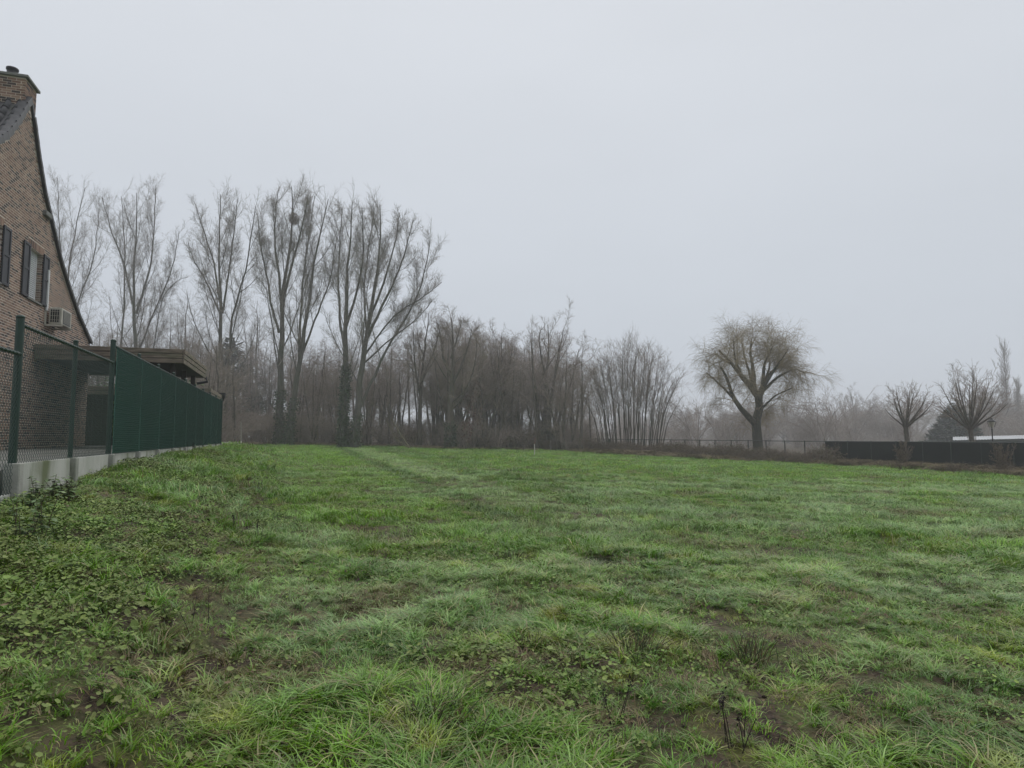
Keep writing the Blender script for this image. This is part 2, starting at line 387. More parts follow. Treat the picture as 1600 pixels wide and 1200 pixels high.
# openings: (s0, s1, z0, z1)
a0, az = on_wall(46, 384, LW); a1, _ = on_wall(66.5, 400, LW); _, azb = on_wall(46, 466, LW)
W1 = (a0, a1, azb, az)
b1, bz = on_wall(3, 360, LW); wid = a1 - a0
W2 = (b1 - wid, b1, azb, az)
WINS = [W1, W2]
BR = .2; CO = .066                             # brick length and course height
cuts = sorted(set(np.round(np.concatenate([np.arange(S0, SE, .2), [SE, SA], [w[0] for w in WINS], [w[1] for w in WINS]]), 5)))
mb = MB()
for s0, s1 in zip(cuts[:-1], cuts[1:]):
    sm = (s0 + s1) / 2
    segs = [(0, None)]
    z_lo = Z0; parts_ = []
    for w in WINS:
        if w[0] < sm < w[1]: parts_ = [(Z0, w[2]), (w[3], None)]
    if not parts_: parts_ = [(Z0, None)]
    for za, zb in parts_:
        t0, t1 = (rake(s0), rake(s1)) if zb is None else (zb, zb)
        mb.add(hl([(s0, LW, za), (s1, LW, za), (s1, LW, t1), (s0, LW, t0)]), [(0, 1, 2, 3)])
for w in WINS:                                 # reveals
    s0, s1, z0, z1 = w; D = .16
    for q in (((s0, LW, z0), (s0, LW + D, z0), (s0, LW + D, z1), (s0, LW, z1)), ((s1, LW, z0), (s1, LW + D, z0), (s1, LW + D, z1), (s1, LW, z1)),
              ((s0, LW, z1), (s1, LW, z1), (s1, LW + D, z1), (s0, LW + D, z1)), ((s0, LW, z0), (s1, LW, z0), (s1, LW + D, z0), (s0, LW + D, z0))):
        mb.add(hl(q), [(0, 1, 2, 3)])
DEEP = 11.
for q in (((S0, LW, Z0), (S0, LW + DEEP, Z0), (S0, LW + DEEP, ZE), (S0, LW, ZE)), ((SE, LW, Z0), (SE, LW + DEEP, Z0), (SE, LW + DEEP, ZE), (SE, LW, ZE))):
    mb.add(hl(q), [(0, 1, 2, 3)])
mb.build('wall', m_mortar, house)
# bricks laid in running bond, each its own block; past the limit, joined as one
V = []; Fq = []
vis_s0 = SA - 5.6
bs = []; 
nz_ = int((ZA + .1 - Z0) / CO)
for i in range(nz_):
    z0 = Z0 + i * CO; z1 = z0 + CO - .017; zc = (z0 + z1) / 2
    off = (i % 2) * BR / 2
    s = SE - off - BR * math.ceil((SE - vis_s0) / BR)
    while s < SE + .01:
        u0, u1 = s, s + BR - .021; s += BR
        u1 = min(u1, SE)
        if u1 - u0 < .03: continue
        if min(rake(u0), rake(u1)) < z1 - .03: 
            continue
        dep = .03; ok = True; out = [(u0, u1)]
        for w in WINS:
            if w[2] - .005 < zc < w[3] + .21:
                if zc > w[3]:
                    e0, e1 = w[0] - .1, w[1] + .1
                else: e0, e1 = w[0], w[1]
                new = []
                for p0, p1 in out:
                    if p1 <= e0 or p0 >= e1: new.append((p0, p1))
                    else:
                        if p0 < e0: new.append((p0, e0 - .0))
                        if p1 > e1: new.append((e1, p1))
                out = new
        for p0, p1 in out:
            if p1 - p0 < .02: continue
            edge = any(abs(p1 - w[0]) < .012 or abs(p0 - w[1]) < .012 for w in WINS)
            bs.append((p0, p1, z0, z1, .15 if edge else .03))
for w in WINS:                                 # soldier courses over the openings
    s = w[0] - .1
    while s < w[1] + .09:
        bs.append((s, s + .055, w[3] + .004, w[3] + .2, .12)); s += .066
bs = np.array(bs); N = len(bs)
jit = rng.uniform(.001, .0045, N)
y0 = LW - jit; y1 = LW + bs[:, 4]
C8 = np.stack([np.stack([bs[:, a], (y0, y1)[bb], bs[:, c_]], -1) for a, bb, c_ in ((0,0,2),(1,0,2),(1,1,2),(0,1,2),(0,0,3),(1,0,3),(1,1,3),(0,1,3))], 1)
Q6 = np.array([(4,5,6,7),(0,1,5,4),(1,2,6,5),(3,0,4,7),(0,3,2,1)])
bw = mesh_obj('brickwork', hl(C8.reshape(-1, 3)), (np.arange(N)[:, None, None] * 8 + Q6[None]).reshape(-1, 4), m_brick, house)
bw['kind'] = 'stuff'
# the corner seen under the carport: a brick return along the far end
# roof: two slabs following the rake, each with its tiles
RZN = ZA - (ZA - RZ) * .80
def slab(name, sgn):
    pts = np.stack([RS - SA, RZ if sgn > 0 else RZN], 1)
    V = []; Q = []; k = len(pts)
    for L_ in (LW - .06, LW + DEEP):
        for (a, zt) in pts: V.append((SA + sgn * a, L_, zt + .02))
        for (a, zt) in pts: V.append((SA + sgn * a + sgn * .0, L_, zt + .13))
    for i in range(k - 1):
        Q += [(i, i + 1, 2*k + i + 1, 2*k + i), (k + i, k + i + 1, 3*k + i + 1, 3*k + i), (i, i + 1, k + i + 1, k + i), (2*k+i, 2*k+i+1, 3*k+i+1, 3*k+i)]
    return mesh_obj(name, hl(V), Q, m_tile, house)
slab('roof', 1); slab('roof', -1)
# pantiles on the near slope (wavy), verge tiles folded over both rakes
slope = np.array([-1, 0, -(RZ[0] - RZ[2]) / (RS[2] - RS[0])]); 
tw, tl = .24, .33
u = np.linspace(0, 1, 9)
prof = .055 * np.sin(u * 2 * np.pi - .6)
def tile_mesh():
    V = []; 
    for e, lift in ((0, 0), (1, .03)):
        for a, h in zip(u, prof): V.append((-e * tl * 1.12, a * tw * 1.04, h + lift * 1.0 + .0))
    for a, h in zip(u, prof): V.append((-tl * 1.12, a * tw * 1.04, h + .03 - .022))
    k = 9
    return V, [(i, i + 1, k + i + 1, k + i) for i in range(8)] + [(k + i, k + i + 1, 2 * k + i + 1, 2 * k + i) for i in range(8)]
V, Q = tile_mesh(); first = None
def on_slope(dd, sgn):
    RZ_ = RZ if sgn > 0 else RZN; dists = np.concatenate([[0], np.cumsum(np.hypot(np.diff(RS), np.diff(RZ_)))])
    a = np.interp(dd, dists, RS - SA); z = np.interp(dd, dists, RZ_); a2 = np.interp(dd + .2, dists, RS - SA); z2 = np.interp(dd + .2, dists, RZ_)
    return SA + sgn * a, z, math.atan2(z - z2, a2 - a)
for r_ in range(16):
    for c_ in range(9):
        s_, z_, an = on_slope(.12 + r_ * tl, -1)
        if first is None: first = mesh_obj('roof_tile', V, Q, m_tile, house, True); t_ = first
        else: t_ = first.copy(); COL.objects.link(t_)
        t_.location = hl([(s_, LW + .02 + c_ * tw, z_ + .16)])[0]; t_.rotation_euler = (random.uniform(-.01, .01), -an + 0, 0)
V2 = MB().add([(-tl * 1.04, -.05, -.10), (0, -.05, -.15), (0, -.02, -.15), (-tl * 1.04, -.02, -.10), (-tl * 1.04, -.05, .06), (0, -.05, .025), (0, -.02, .025), (-tl * 1.04, -.02, .06)], [(0,3,2,1),(4,5,6,7),(0,1,5,4),(1,2,6,5),(2,3,7,6),(3,0,4,7)]).box((-tl * 1.0, -.02, .0), (0, .14, .04))
vf = None
for sgn in (-1, 1):
    k = int(np.hypot(np.diff(RS), np.diff(RZ)).sum() / tl)
    for r_ in range(k):
        s_, z_, an = on_slope(.45 + r_ * tl if sgn > 0 else .2 + r_ * tl, sgn)
        if s_ > SE - .1: continue
        if vf is None: vf = V2.build('verge_tile', m_tile, house); t_ = vf
        else: t_ = vf.copy(); COL.objects.link(t_)
        t_.location = hl([(s_, LW - .05, z_ + (.19 if sgn < 0 else .07))])[0]; t_.rotation_euler = (0, -an, 0) if sgn < 0 else (0, an, 0)
        t_.scale = (1, 1, 1) if sgn < 0 else (-1, .8, .6)
# chimney, flush with the gable
c0, ct = on_wall(40.5, 122, LW); c1_, _ = on_wall(57, 150, LW)
chz0 = rake(c1_) - .9
ch = MB().box(hl([(c0, LW + .004, chz0)])[0], hl([(c1_, LW + 1.3, ct)])[0]).build('chimney', m_mortar, house)
bs = []
i = 0
while chz0 + i * CO < ct - .03:
    z0 = chz0 + i * CO; i += 1
    off = (i % 2) * .1
    s = c0 - .0045
    first_ = True
    while s < c1_ - .02:
        w_ = (.1 if off and first_ else .2); first_ = False
        e = min(s + w_ - .011, c1_); bs.append((s, e, LW - .001, LW + .05, z0, z0 + .055)); s += w_
    y = LW + .004
    if not off: bs.append((c0 - .005, c0 + .05, LW - .0015, LW + .086, z0, z0 + .055)); y += .1
    while y < LW + 1.29: bs.append((c0 - .004, c0 + .05, y, min(y + .189, LW + 1.3), z0, z0 + .055)); y += .2
mbb = MB()
bs = [q for q in bs if q[5] > float(rake((q[0] + q[1]) / 2)) - .02 or q[3] > LW + .1]
for q in bs: mbb.box(hl([(q[0], q[2], q[4])])[0], hl([(q[1], q[3], q[5])])[0])
o = mbb.build('chimney_brick', m_brick, ch); o['kind'] = 'stuff'
cp = MB().box(hl([(c0 - .07, LW - .07, ct)])[0], hl([(c1_ + .07, LW + 1.4, ct + .07)])[0]); cp.build('chimney_cap', m_stone, ch, bevel=.01)
pc = hl([((c0 + c1_) / 2 - .05, LW + .42, ct + .09)])[0]
MB().lathe([(.0, 0), (.16, 0), (.17, .08), (.12, .13), (.12, .2), (.14, .22), (.14, .27), (.08, .29), (0, .29)], 14, pc).build('chimney_pot', m_black, ch, True)
# stone kneeler set in the rake
ks, kz = on_wall(73, 338, LW)
MB().box(hl([(ks - .32, LW - .1, kz - .06)])[0], hl([(ks + .12, LW + .1, kz + .1)])[0]).build('kneeler_stone', m_stone, house, bevel=.02)
# windows with roller blinds, sills and shutters
def window(w):
    s0, s1, z0, z1 = w
    fr = MB(); t = .055
    for a, b_ in (((s0, z0), (s0 + t, z1)), ((s1 - t, z0), (s1, z1)), ((s0 + t, z0), (s1 - t, z0 + t)), ((s0 + t, z1 - t), (s1 - t, z1))):
        fr.box(hl([(a[0], LW + .12, a[1])])[0], hl([(b_[0], LW + .17, b_[1])])[0])
    f = fr.build('window', m_white, house)
    MB().box(hl([(s0 + t, LW + .16, z0 + t)])[0], hl([(s1 - t, LW + .165, z1 - t)])[0]).build('pane', m_glass, f)
    h = .055; z = z1 - t - h; so = None
    prof_ = [(0, 0), (-.014, .012), (-.014, .036), (0, .05)]
    while z > z0 + t - .01:
        if so is None:
            V = [(x, y, zz) for x in (0, s1 - s0 - 2 * t) for y, zz in prof_]
            so = mesh_obj('slat', V, [(i, i + 4, i + 5, i + 1) for i in range(3)] + [(0, 1, 2, 3), (7, 6, 5, 4)], m_blind, f); b_ = so
        else: b_ = so.copy(); COL.objects.link(b_)
        b_.location = hl([(s0 + t, LW + .135, z)])[0]; z -= h
    MB().box(hl([(s0 - .06, LW - .05, z0 - .05)])[0], hl([(s1 + .06, LW + .12, z0)])[0]).build('sill', m_stone, f, bevel=.006)
for w in WINS: window(w)
def shutter(s0, s1, z0, z1):
    y0, y1 = LW - .055, LW - .018; t = .07; zm = z0 + (z1 - z0) * .52
    m = MB()
    for a, b_ in (((s0, z0), (s0 + t, z1)), ((s1 - t, z0), (s1, z1)), ((s0 + t, z0), (s1 - t, z0 + t)), ((s0 + t, z1 - t), (s1 - t, z1)), ((s0 + t, zm - t / 2), (s1 - t, zm + t / 2))):
        m.box(hl([(a[0], y0, a[1])])[0], hl([(b_[0], y1, b_[1])])[0])
    o = m.build('shutter', m_shutter, house, bevel=.006)
    for za, zb in ((z0 + t, zm - t / 2), (zm + t / 2, z1 - t)):
        MB().box(hl([(s0 + t, y0 + .02, za)])[0], hl([(s1 - t, y1 - .003, zb)])[0]).build('panel', m_shutter, o)
SHW = .46
zs0, zs1 = azb - .02, az + .04
shutter(W1[0] - SHW, W1[0] - .015, zs0, zs1); shutter(W1[1] + .015, W1[1] + SHW, zs0, zs1); shutter(W2[1] + .015, W2[1] + SHW, zs0, zs1); shutter(W2[0] - SHW, W2[0] - .015, zs0, zs1)
# air conditioner on a bracket, with its pipe cover
ac_s0, ac_zt = on_wall(77, 480, LW - .1); ac_s1, _ = on_wall(92, 480, LW - .1); _, ac_zb = on_wall(77, 510, LW - .1)
AL = .42; AW = .85
ac = empty('air_conditioner', (*XY(ac_s0, LW), ac_zb), YAW)
tag(ac, 'boxy cream air conditioner unit on brackets under the shuttered window', 'air conditioner')
H_ = ac_zt - ac_zb
MB().box((0, -AL, .06), (AW, -.1, H_)).build('casing', m_acwhite, ac, bevel=.012)
g_ = MB().box((-.012, -AL + .05, .12), (-.002, -.14, H_ - .06)).build('side_grille', m_black, ac)
for i in range(5): MB().tube([(-.02, -AL + .06 + i * .055, .12), (-.02, -AL + .06 + i * .055, H_ - .06)], .006, 5).build('grille_bar', m_acwhite, g_)
for i in range(3): MB().tube([(-.02, -AL + .05, .18 + i * .12), (-.02, -.14, .18 + i * .12)], .005, 5).build('grille_bar', m_acwhite, g_)
g_ = MB().box((.1, -AL - .012, .1), (AW - .12, -AL - .002, H_ - .05)).build('front_grille', m_fin, ac)
for i in range(9): MB().box((.1, -AL - .026, .13 + i * (H_ - .22) / 8), (AW - .12, -AL - .012, .14 + i * (H_ - .22) / 8)).build('grille_bar', m_acwhite, g_)
for x_ in (-.02, AW - .06):
    MB().box((x_, -AL - .02, 0), (x_ + .04, 0, .05)).box((x_, -.04, 0), (x_ + .04, -.0, H_ * .8)).build('bracket', m_acwhite, ac)
pz1 = azb + 1.05 - ac_zb
MB().box((-.06, -.075, H_ * .8), (.02, -.018, pz1)).build('pipe_cover', m_white, ac, bevel=.01)

# ================================================================== CARPORT AND LEAN-TO
LC = 3.02
def fascia_roof(name, label, s0, s1, L0, L1, zt, nb, bh, cat):
    root = empty(name, (*XY(s0, L0), 1.26), YAW); tag(root, label, cat)
    def q(s, L, z): return (s - s0, L - L0, z - 1.26)
    MB().box(q(s0 + .04, L0 + .04, zt - nb * bh + .05), q(s1 - .04, L1 - .04, zt - .04)).build('roof', m_felt, root)
    for i in range(nb):
        z1 = zt - i * bh; z0 = z1 - bh + .012; o_ = .014 * (nb - 1 - i)
        MB().box(q(s0 - o_, L0 + .04, z0), q(s0 + .03, L1, z1)).build('fascia_board', m_wood, root, bevel=.006)
        MB().box(q(s0 - o_, L0 - o_, z0), q(s1 + o_, L0 + .03, z1)).build('fascia_board', m_wood, root, bevel=.006)
        MB().box(q(s1 - .03, L0 + .04, z0), q(s1 + o_, L1, z1)).build('fascia_board', m_wood, root, bevel=.006)
    for s_, L_ in ((s0 + .5, L0 + .35), (s1 - .5, L0 + .35), ((s0 + s1) / 2, L0 + .35)):
        MB().box(q(s_ - .07, L_ - .07, 1.27), q(s_ + .07, L_ + .07, zt - nb * bh + .06)).build('post', m_dark, root, bevel=.008)
    return root, q
cs0, czt = on_wall(288, 546, LC); cs1, _ = on_wall(322, 575, LC); _, czb = on_wall(288, 569, LC)
cp_, q = fascia_roof('carport', 'flat roofed carport with weathered three board fascia against the brick gable', cs0, cs1, LC, LW - .02, czt, 3, (czt - czb) / 3, 'carport')
MB().tube([q(cs1 + .05, LC + .02, czb + .05), q(cs1 + .12, LC - .05, czb - .1), q(cs1 + .1, LC + .3, czb - .18)], .05, 8).build('gutter_outlet', m_black, cp_)
ls0, lzt = on_wall(329, 607, LC); ls1, _ = on_wall(346, 619, LC); _, lzb = on_wall(329, 620, LC)
lt_, q = fascia_roof('lean_to', 'lower timber edged lean-to roof beyond the carport at the fence end', ls0, ls1, LC, LW + 3, lzt, 2, (lzt - lzb) / 2, 'lean-to')
MB().tube([q(ls1 + .15, LC, 1.3), q(ls1 + .15, LC, lzt + .1)], .05, 8).lathe([(.0, 0), (.06, .0), (.16, .25), (.16, .4), (0, .4)], 10, q(ls1 + .15, LC, lzt - .3)).build('downpipe', m_black, lt_)
# timber shed wall closing the far end of the yard, with boards
sh = empty('timber_shed', (*XY(ls0 + .3, LC + .8), 1.26), YAW); tag(sh, 'dark boarded timber shed standing under the lower roof behind green screen', 'shed')
for i in range(14): MB().box((0, .2 + i * .3, 0), (.03 + .006 * (i % 3), .49 + i * .3, 2.1)).build('plank', m_dark, sh)
MB().box((.04, .2, 0), (3.2, 4.4, 2.1)).build('shed_body', m_dark, sh)

# ================================================================== GREEN FENCE
LF = 2.94; P0 = 8.79; SP = 2.04; CT = 1.30
def chain(w, h, p, r):
    nw, nk = int(w / p), int(h / p)
    i, k = np.meshgrid(np.arange(nw), np.arange(nk + 1), indexing='ij')
    y = np.where((k + i) % 2 == 0, .003, -.003) * np.where(i % 2, 1, -1)
    # straight diagonals: neighbouring wires hook round each other at the ends of each zigzag
    x = np.where(i % 2 == 0, i * p + (k % 2) * p, i * p + ((k + 1) % 2) * p)
    P = np.stack([x, y, k * p], -1); V, Q = tubes(P, np.full(P.shape[:2], r), 3)
    return V, Q
fence = empty('chain_link_fence', (*XY(P0, LF), .8), YAW)
tag(fence, 'dark green chain link fence on a concrete footing beside the house', 'fence')
def fq(s, L, z): return np.array([s - P0, L - LF, z - .8])
IMAX = 11
def bay(i):                                    # (base of mesh, top of mesh) of the bay right of post i
    if i < 0: return CT - .33, CT - .33 + 1.55
    if i < 2: return CT, CT + 1.55
    return CT, CT + 1.84
meshes = {}
Vs = {}
screen_m = M('screen_cloth', (.016, .085, .064), (.013, .070, .053), 1.2, .75, .6, 90, spec=.25)
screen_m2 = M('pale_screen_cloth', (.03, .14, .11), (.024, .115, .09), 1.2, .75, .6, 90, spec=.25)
for i in range(-4, IMAX):
    s0 = P0 + SP * i; zb, zt = bay(i)
    key = round(zt - zb, 3)
    if key not in meshes:
        V, Q = chain(SP - .06, key, .036, .0029); meshes[key] = mesh_obj('wire_mesh', V, Q, m_wire, fence); o = meshes[key]
    else: o = meshes[key].copy(); COL.objects.link(o)
    o.location = fq(s0 + .03, LF - (.03 if i < 2 else .068), zb)
    MB().tube([fq(s0, LF - .02, zt), fq(s0 + SP, LF - .02, zt)], .021, 8).build('top_rail', m_green, fence, True)
    # tie wire twisted along the rail
    tt = np.linspace(0, 1, 81); hel = np.stack([s0 + tt * SP, LF - .02 + .028 * np.cos(tt * 20 * 2 * np.pi), zt + .028 * np.sin(tt * 20 * 2 * np.pi)], -1)
    MB().tube(np.array([fq(*h_) for h_ in hel]), .004, 3).build('tie_wire', m_wire, fence)
    MB().box(fq(s0 + .07, LF - .025, zb - .62), fq(s0 + SP - .07, LF + .03, zb - random.uniform(0, .012))).build('base_slab', m_concrete, fence, bevel=.006)
    if i >= 2:                                 # screening cloth tied behind the wire
        n_ = 24; uu = np.linspace(s0 + .0, s0 + SP, n_ + 1); vv = np.linspace(zb + .01, zt - .03, 15)
        U, Vv = np.meshgrid(uu, vv)
        sag = .012 * (fbm(U * 3, Vv * 2, 60 + i) - .5) + .012 * np.sin((U - s0) / SP * np.pi)
        X = np.stack([U - P0, -.056 + sag + 0 * U, Vv - .8], -1)
        jj = np.arange(X.shape[0] * X.shape[1]).reshape(X.shape[:2])
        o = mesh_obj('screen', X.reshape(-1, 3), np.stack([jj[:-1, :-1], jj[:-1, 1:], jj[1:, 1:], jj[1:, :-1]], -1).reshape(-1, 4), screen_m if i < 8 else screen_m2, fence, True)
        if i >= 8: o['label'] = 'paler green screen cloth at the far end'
for i in range(-4, IMAX + 1):
    s0 = P0 + SP * i; zb = bay(i)[0] if i < IMAX else CT; zt = max(bay(i)[1], bay(i - 1)[1]) + .08
    if i == IMAX: zt = CT + 1.9
    x, y, z = fq(s0, LF, zb - .05)
    rr = .042 if i in (0, 2, 6, IMAX) else .032
    MB().tube([(x, y, z), (x, y, zt - .8)], rr, 12).lathe([(rr, 0), (rr + .004, .0), (rr + .004, .02), (rr * .7, .035), (0, .04)], 12, (x, y, zt - .8)).build('post', m_green, fence, True)
    MB().box(fq(s0 - .065, LF - .095, zb - .75), fq(s0 + .065, LF + .06, zb + .005)).build('concrete_foot', m_foot, fence, bevel=.01)

# ================================================================== TREES
def resample(P, n):
    P = np.asarray(P, float); d = np.concatenate([[0], np.cumsum(np.linalg.norm(np.diff(P, axis=0), axis=1))])
    # smooth curve through the points
    t = np.linspace(0, d[-1], n); out = np.stack([np.interp(t, d, P[:, i]) for i in range(3)], -1)
    for _ in range(2): out[1:-1] = .25 * out[:-2] + .5 * out[1:-1] + .25 * out[2:]
    return out
def spawn(r, par, cnt, spec):
    """children of a set of branches: par = (P (B,n,3), R (B,n))"""
    P, R = par; B, n, _ = P.shape
    idx = np.repeat(np.arange(B), cnt); m = len(idx)
    t = (spec['t0'] + (spec['t1'] - spec['t0']) * ((np.tile(np.arange(cnt), B) + r.uniform(0, 1, m)) / cnt))
    if B > 6:                                   # short branches carry fewer twigs than long ones
        pl = np.linalg.norm(np.diff(P, axis=1), axis=2).sum(1); kp = r.uniform(0, 1, m) < np.clip((pl / (1.05 * np.median(pl))) ** 1.15, .12, 1)[idx]
        idx, t = idx[kp], t[kp]; m = len(idx)
    f = t * (n - 1); i0 = np.minimum(f.astype(int), n - 2); w = (f - i0)[:, None]
    pos = P[idx, i0] * (1 - w) + P[idx, i0 + 1] * w
    T = P[idx, i0 + 1] - P[idx, i0]; T /= np.linalg.norm(T, axis=1, keepdims=True) + 1e-9
    rad = (R[idx, i0] * (1 - w[:, 0]) + R[idx, i0 + 1] * w[:, 0])
    plen = np.linalg.norm(np.diff(P, axis=1), axis=2).sum(1)[idx]
    q = rand_unit(m, r); q -= (q * T).sum(1, keepdims=True) * T; q /= np.linalg.norm(q, axis=1, keepdims=True) + 1e-9
    a = np.radians(r.normal(spec['ang'], spec.get('sd', 8), m))[:, None]
    D = T * np.cos(a) + q * np.sin(a)
    ln = plen * r.uniform(*spec['len'], m) * (1 - spec.get('fall', .5) * t)
    if 'cap' in spec: ln = np.minimum(ln, spec['cap'] * r.uniform(.7, 1.2, m))
    if 'min' in spec: ln = np.maximum(ln, spec['min'] * r.uniform(.8, 1.3, m))
    k = spec['n']; C = np.zeros((m, k, 3)); C[:, 0] = pos
    step = (ln / (k - 1))[:, None]
    up = np.array([0, 0, 1.])
    for j in range(1, k):
        D = D + r.normal(0, spec.get('jit', .12), (m, 3)) + up * spec.get('trop', .1) * (1 if 'late' not in spec else (j / k) ** 1.2 * 2)
        D /= np.linalg.norm(D, axis=1, keepdims=True); C[:, j] = C[:, j - 1] + D * step
    r0 = np.clip(rad * spec.get('rr', .6), spec.get('rmin', .008), None); r0 = np.minimum(r0, np.maximum(ln * spec.get('slim', .03), spec.get('rmin', .008)))
    tp = np.linspace(1, spec.get('tip', .3), k)
    return C, r0[:, None] * tp
def grow(r, stems, specs):
    """stems: list of (points, r0, r1) -> levels [(P, R, sides)]"""
    P = np.stack([resample(a, 16) for a, _, _ in stems]); n = 16
    P[:, 1:] += r.normal(0, .0022, P[:, 1:].shape) * np.linalg.norm(P[:, -1] - P[:, 0], axis=1)[:, None, None]
    R = np.stack([np.linspace(1, 0, n) ** 1.05 * (b - c) + c for _, b, c in stems])
    R[P[:, 0, 2] < .5, 0] *= 1.3
    levels = [(P, R, 7)]
    for sp in specs:
        ch = [spawn(r, levels[li][:2], cnt, dict(sp, **(ov or {}))) for li, cnt, ov in sp['from']]
        levels.append((np.concatenate([c[0] for c in ch]), np.concatenate([c[1] for c in ch]), sp.get('k', 3)))
    return levels
def wrap(levels):
    Vs, Qs, nn = [], [], 0
    for P, R, k in levels:
        V, Q = tubes(P, R, k); Vs.append(V); Qs.append(Q + nn); nn += len(V)
    return np.concatenate(Vs), np.concatenate(Qs)
def make_tree(name, label, cat, base, levels, split=2, bark=None, twig=None, group=None, ivy=0, leaves=None, leaf_m=None, rot=0, leaf_size=.1):
    """levels are in world coordinates relative to base"""
    root = empty(name, base, rot); tag(root, label, cat, group)
    V, Q = wrap(levels[:split]); mesh_obj('trunk', V, Q, bark or m_bark, root, True)
    V, Q = wrap(levels[split:]); mesh_obj('crown', V, Q, twig or m_twig, root, False)
    if ivy:
        P, R, _ = levels[0]; C = []; r = rng
        for b in range(len(P)):
            if P[b, 0, 2] > 2: continue
            zmax = ivy * r.uniform(.7, 1)
            m = int(6000 * ivy / 8)
            z = r.uniform(0, 1, m) ** 1.4; f = z * 15; f = f[(np.interp(f, np.arange(16), P[b, :, 2]) < zmax)]
            c = np.stack([np.interp(f, np.arange(16), P[b, :, q_]) for q_ in range(3)], -1); rr_ = np.interp(f, np.arange(16), R[b])
            a = r.uniform(0, 2 * np.pi, len(f)); o = rr_ + np.abs(r.normal(0, .14, len(f)))
            c[:, 0] += np.cos(a) * o; c[:, 1] += np.sin(a) * o; C.append(c)
        C = np.concatenate(C); V, Q = quads(C, rand_unit(len(C)) * .16, rand_unit(len(C)) * .16); mesh_obj('ivy', V, Q, m_ivy, root)
    if leaves is not None and len(leaves):
        V, Q = quads(leaves, rand_unit(len(leaves)) * leaf_size, rand_unit(len(leaves)) * leaf_size * .8); mesh_obj('leaves', V, Q, leaf_m, root)
    return root

def skel(stems, Y, spread=.1, r=None, seed=1, thick=(1, 1)):
    """photo skeleton -> stems in metres relative to the base; limbs swing towards or away from the camera as they rise"""
    r = np.random.default_rng(seed)
    b = at(*stems[0][0][0], Y); base = np.array([b[0], Y, g1(b[0], Y)])
    out = []; ofs = {}
    for n_, (pts, r0, r1) in enumerate(stems):
        Pw = []; dep = r.uniform(-1, 1) * spread if n_ else r.normal(0, .02)
        if abs(dep) < spread * .3 and n_: dep = spread * .6 * (1 if dep > 0 else -1)
        w0 = at(*pts[0], Y); ln = 0
        for j, pt in enumerate(pts):
            pt = (pt[0], pt[1] + (20 * (450 - pt[1]) / 180 if pt[1] < 450 else 0))
            w = at(*pt, Y); yy = Y + dep * np.linalg.norm(w - w0)
            Pw.append(at(*pt, yy) - base)
        if n_ == 0: Pw[0][2] = -.1
        out.append((np.array(Pw), r0 * (thick[0] if n_ == 0 else thick[1]), r1))
    return tuple(base), out

POP = [dict(**{'from': [(0, 11, None)]}, t0=.22, t1=.92, ang=30, sd=8, len=(.24, .44), fall=.7, trop=.12, jit=.035, n=10, k=4, rr=.45, rmin=.02, slim=.0085),
       dict(**{'from': [(0, 15, dict(len=(.10, .2), t0=.35)), (1, 10, None)]}, t0=.15, t1=1, ang=40, sd=11, len=(.22, .44), fall=.35, trop=.12, jit=.05, n=6, k=3, rr=.45, rmin=.011, slim=.008),
       dict(**{'from': [(1, 6, dict(len=(.1, .2))), (2, 8, None)]}, t0=.12, t1=1, ang=42, sd=13, len=(.3, .6), fall=.3, trop=.10, jit=.07, n=4, k=3, rr=.6, rmin=.0075, min=.5, tip=.5),
       dict(**{'from': [(3, 4, None), (2, 3, dict(len=(.1, .2)))]}, t0=.1, t1=1, ang=44, sd=14, len=(.3, .65), fall=.2, trop=.08, jit=.1, n=2, k=3, rr=.7, rmin=.0055, min=.3, tip=.5)]
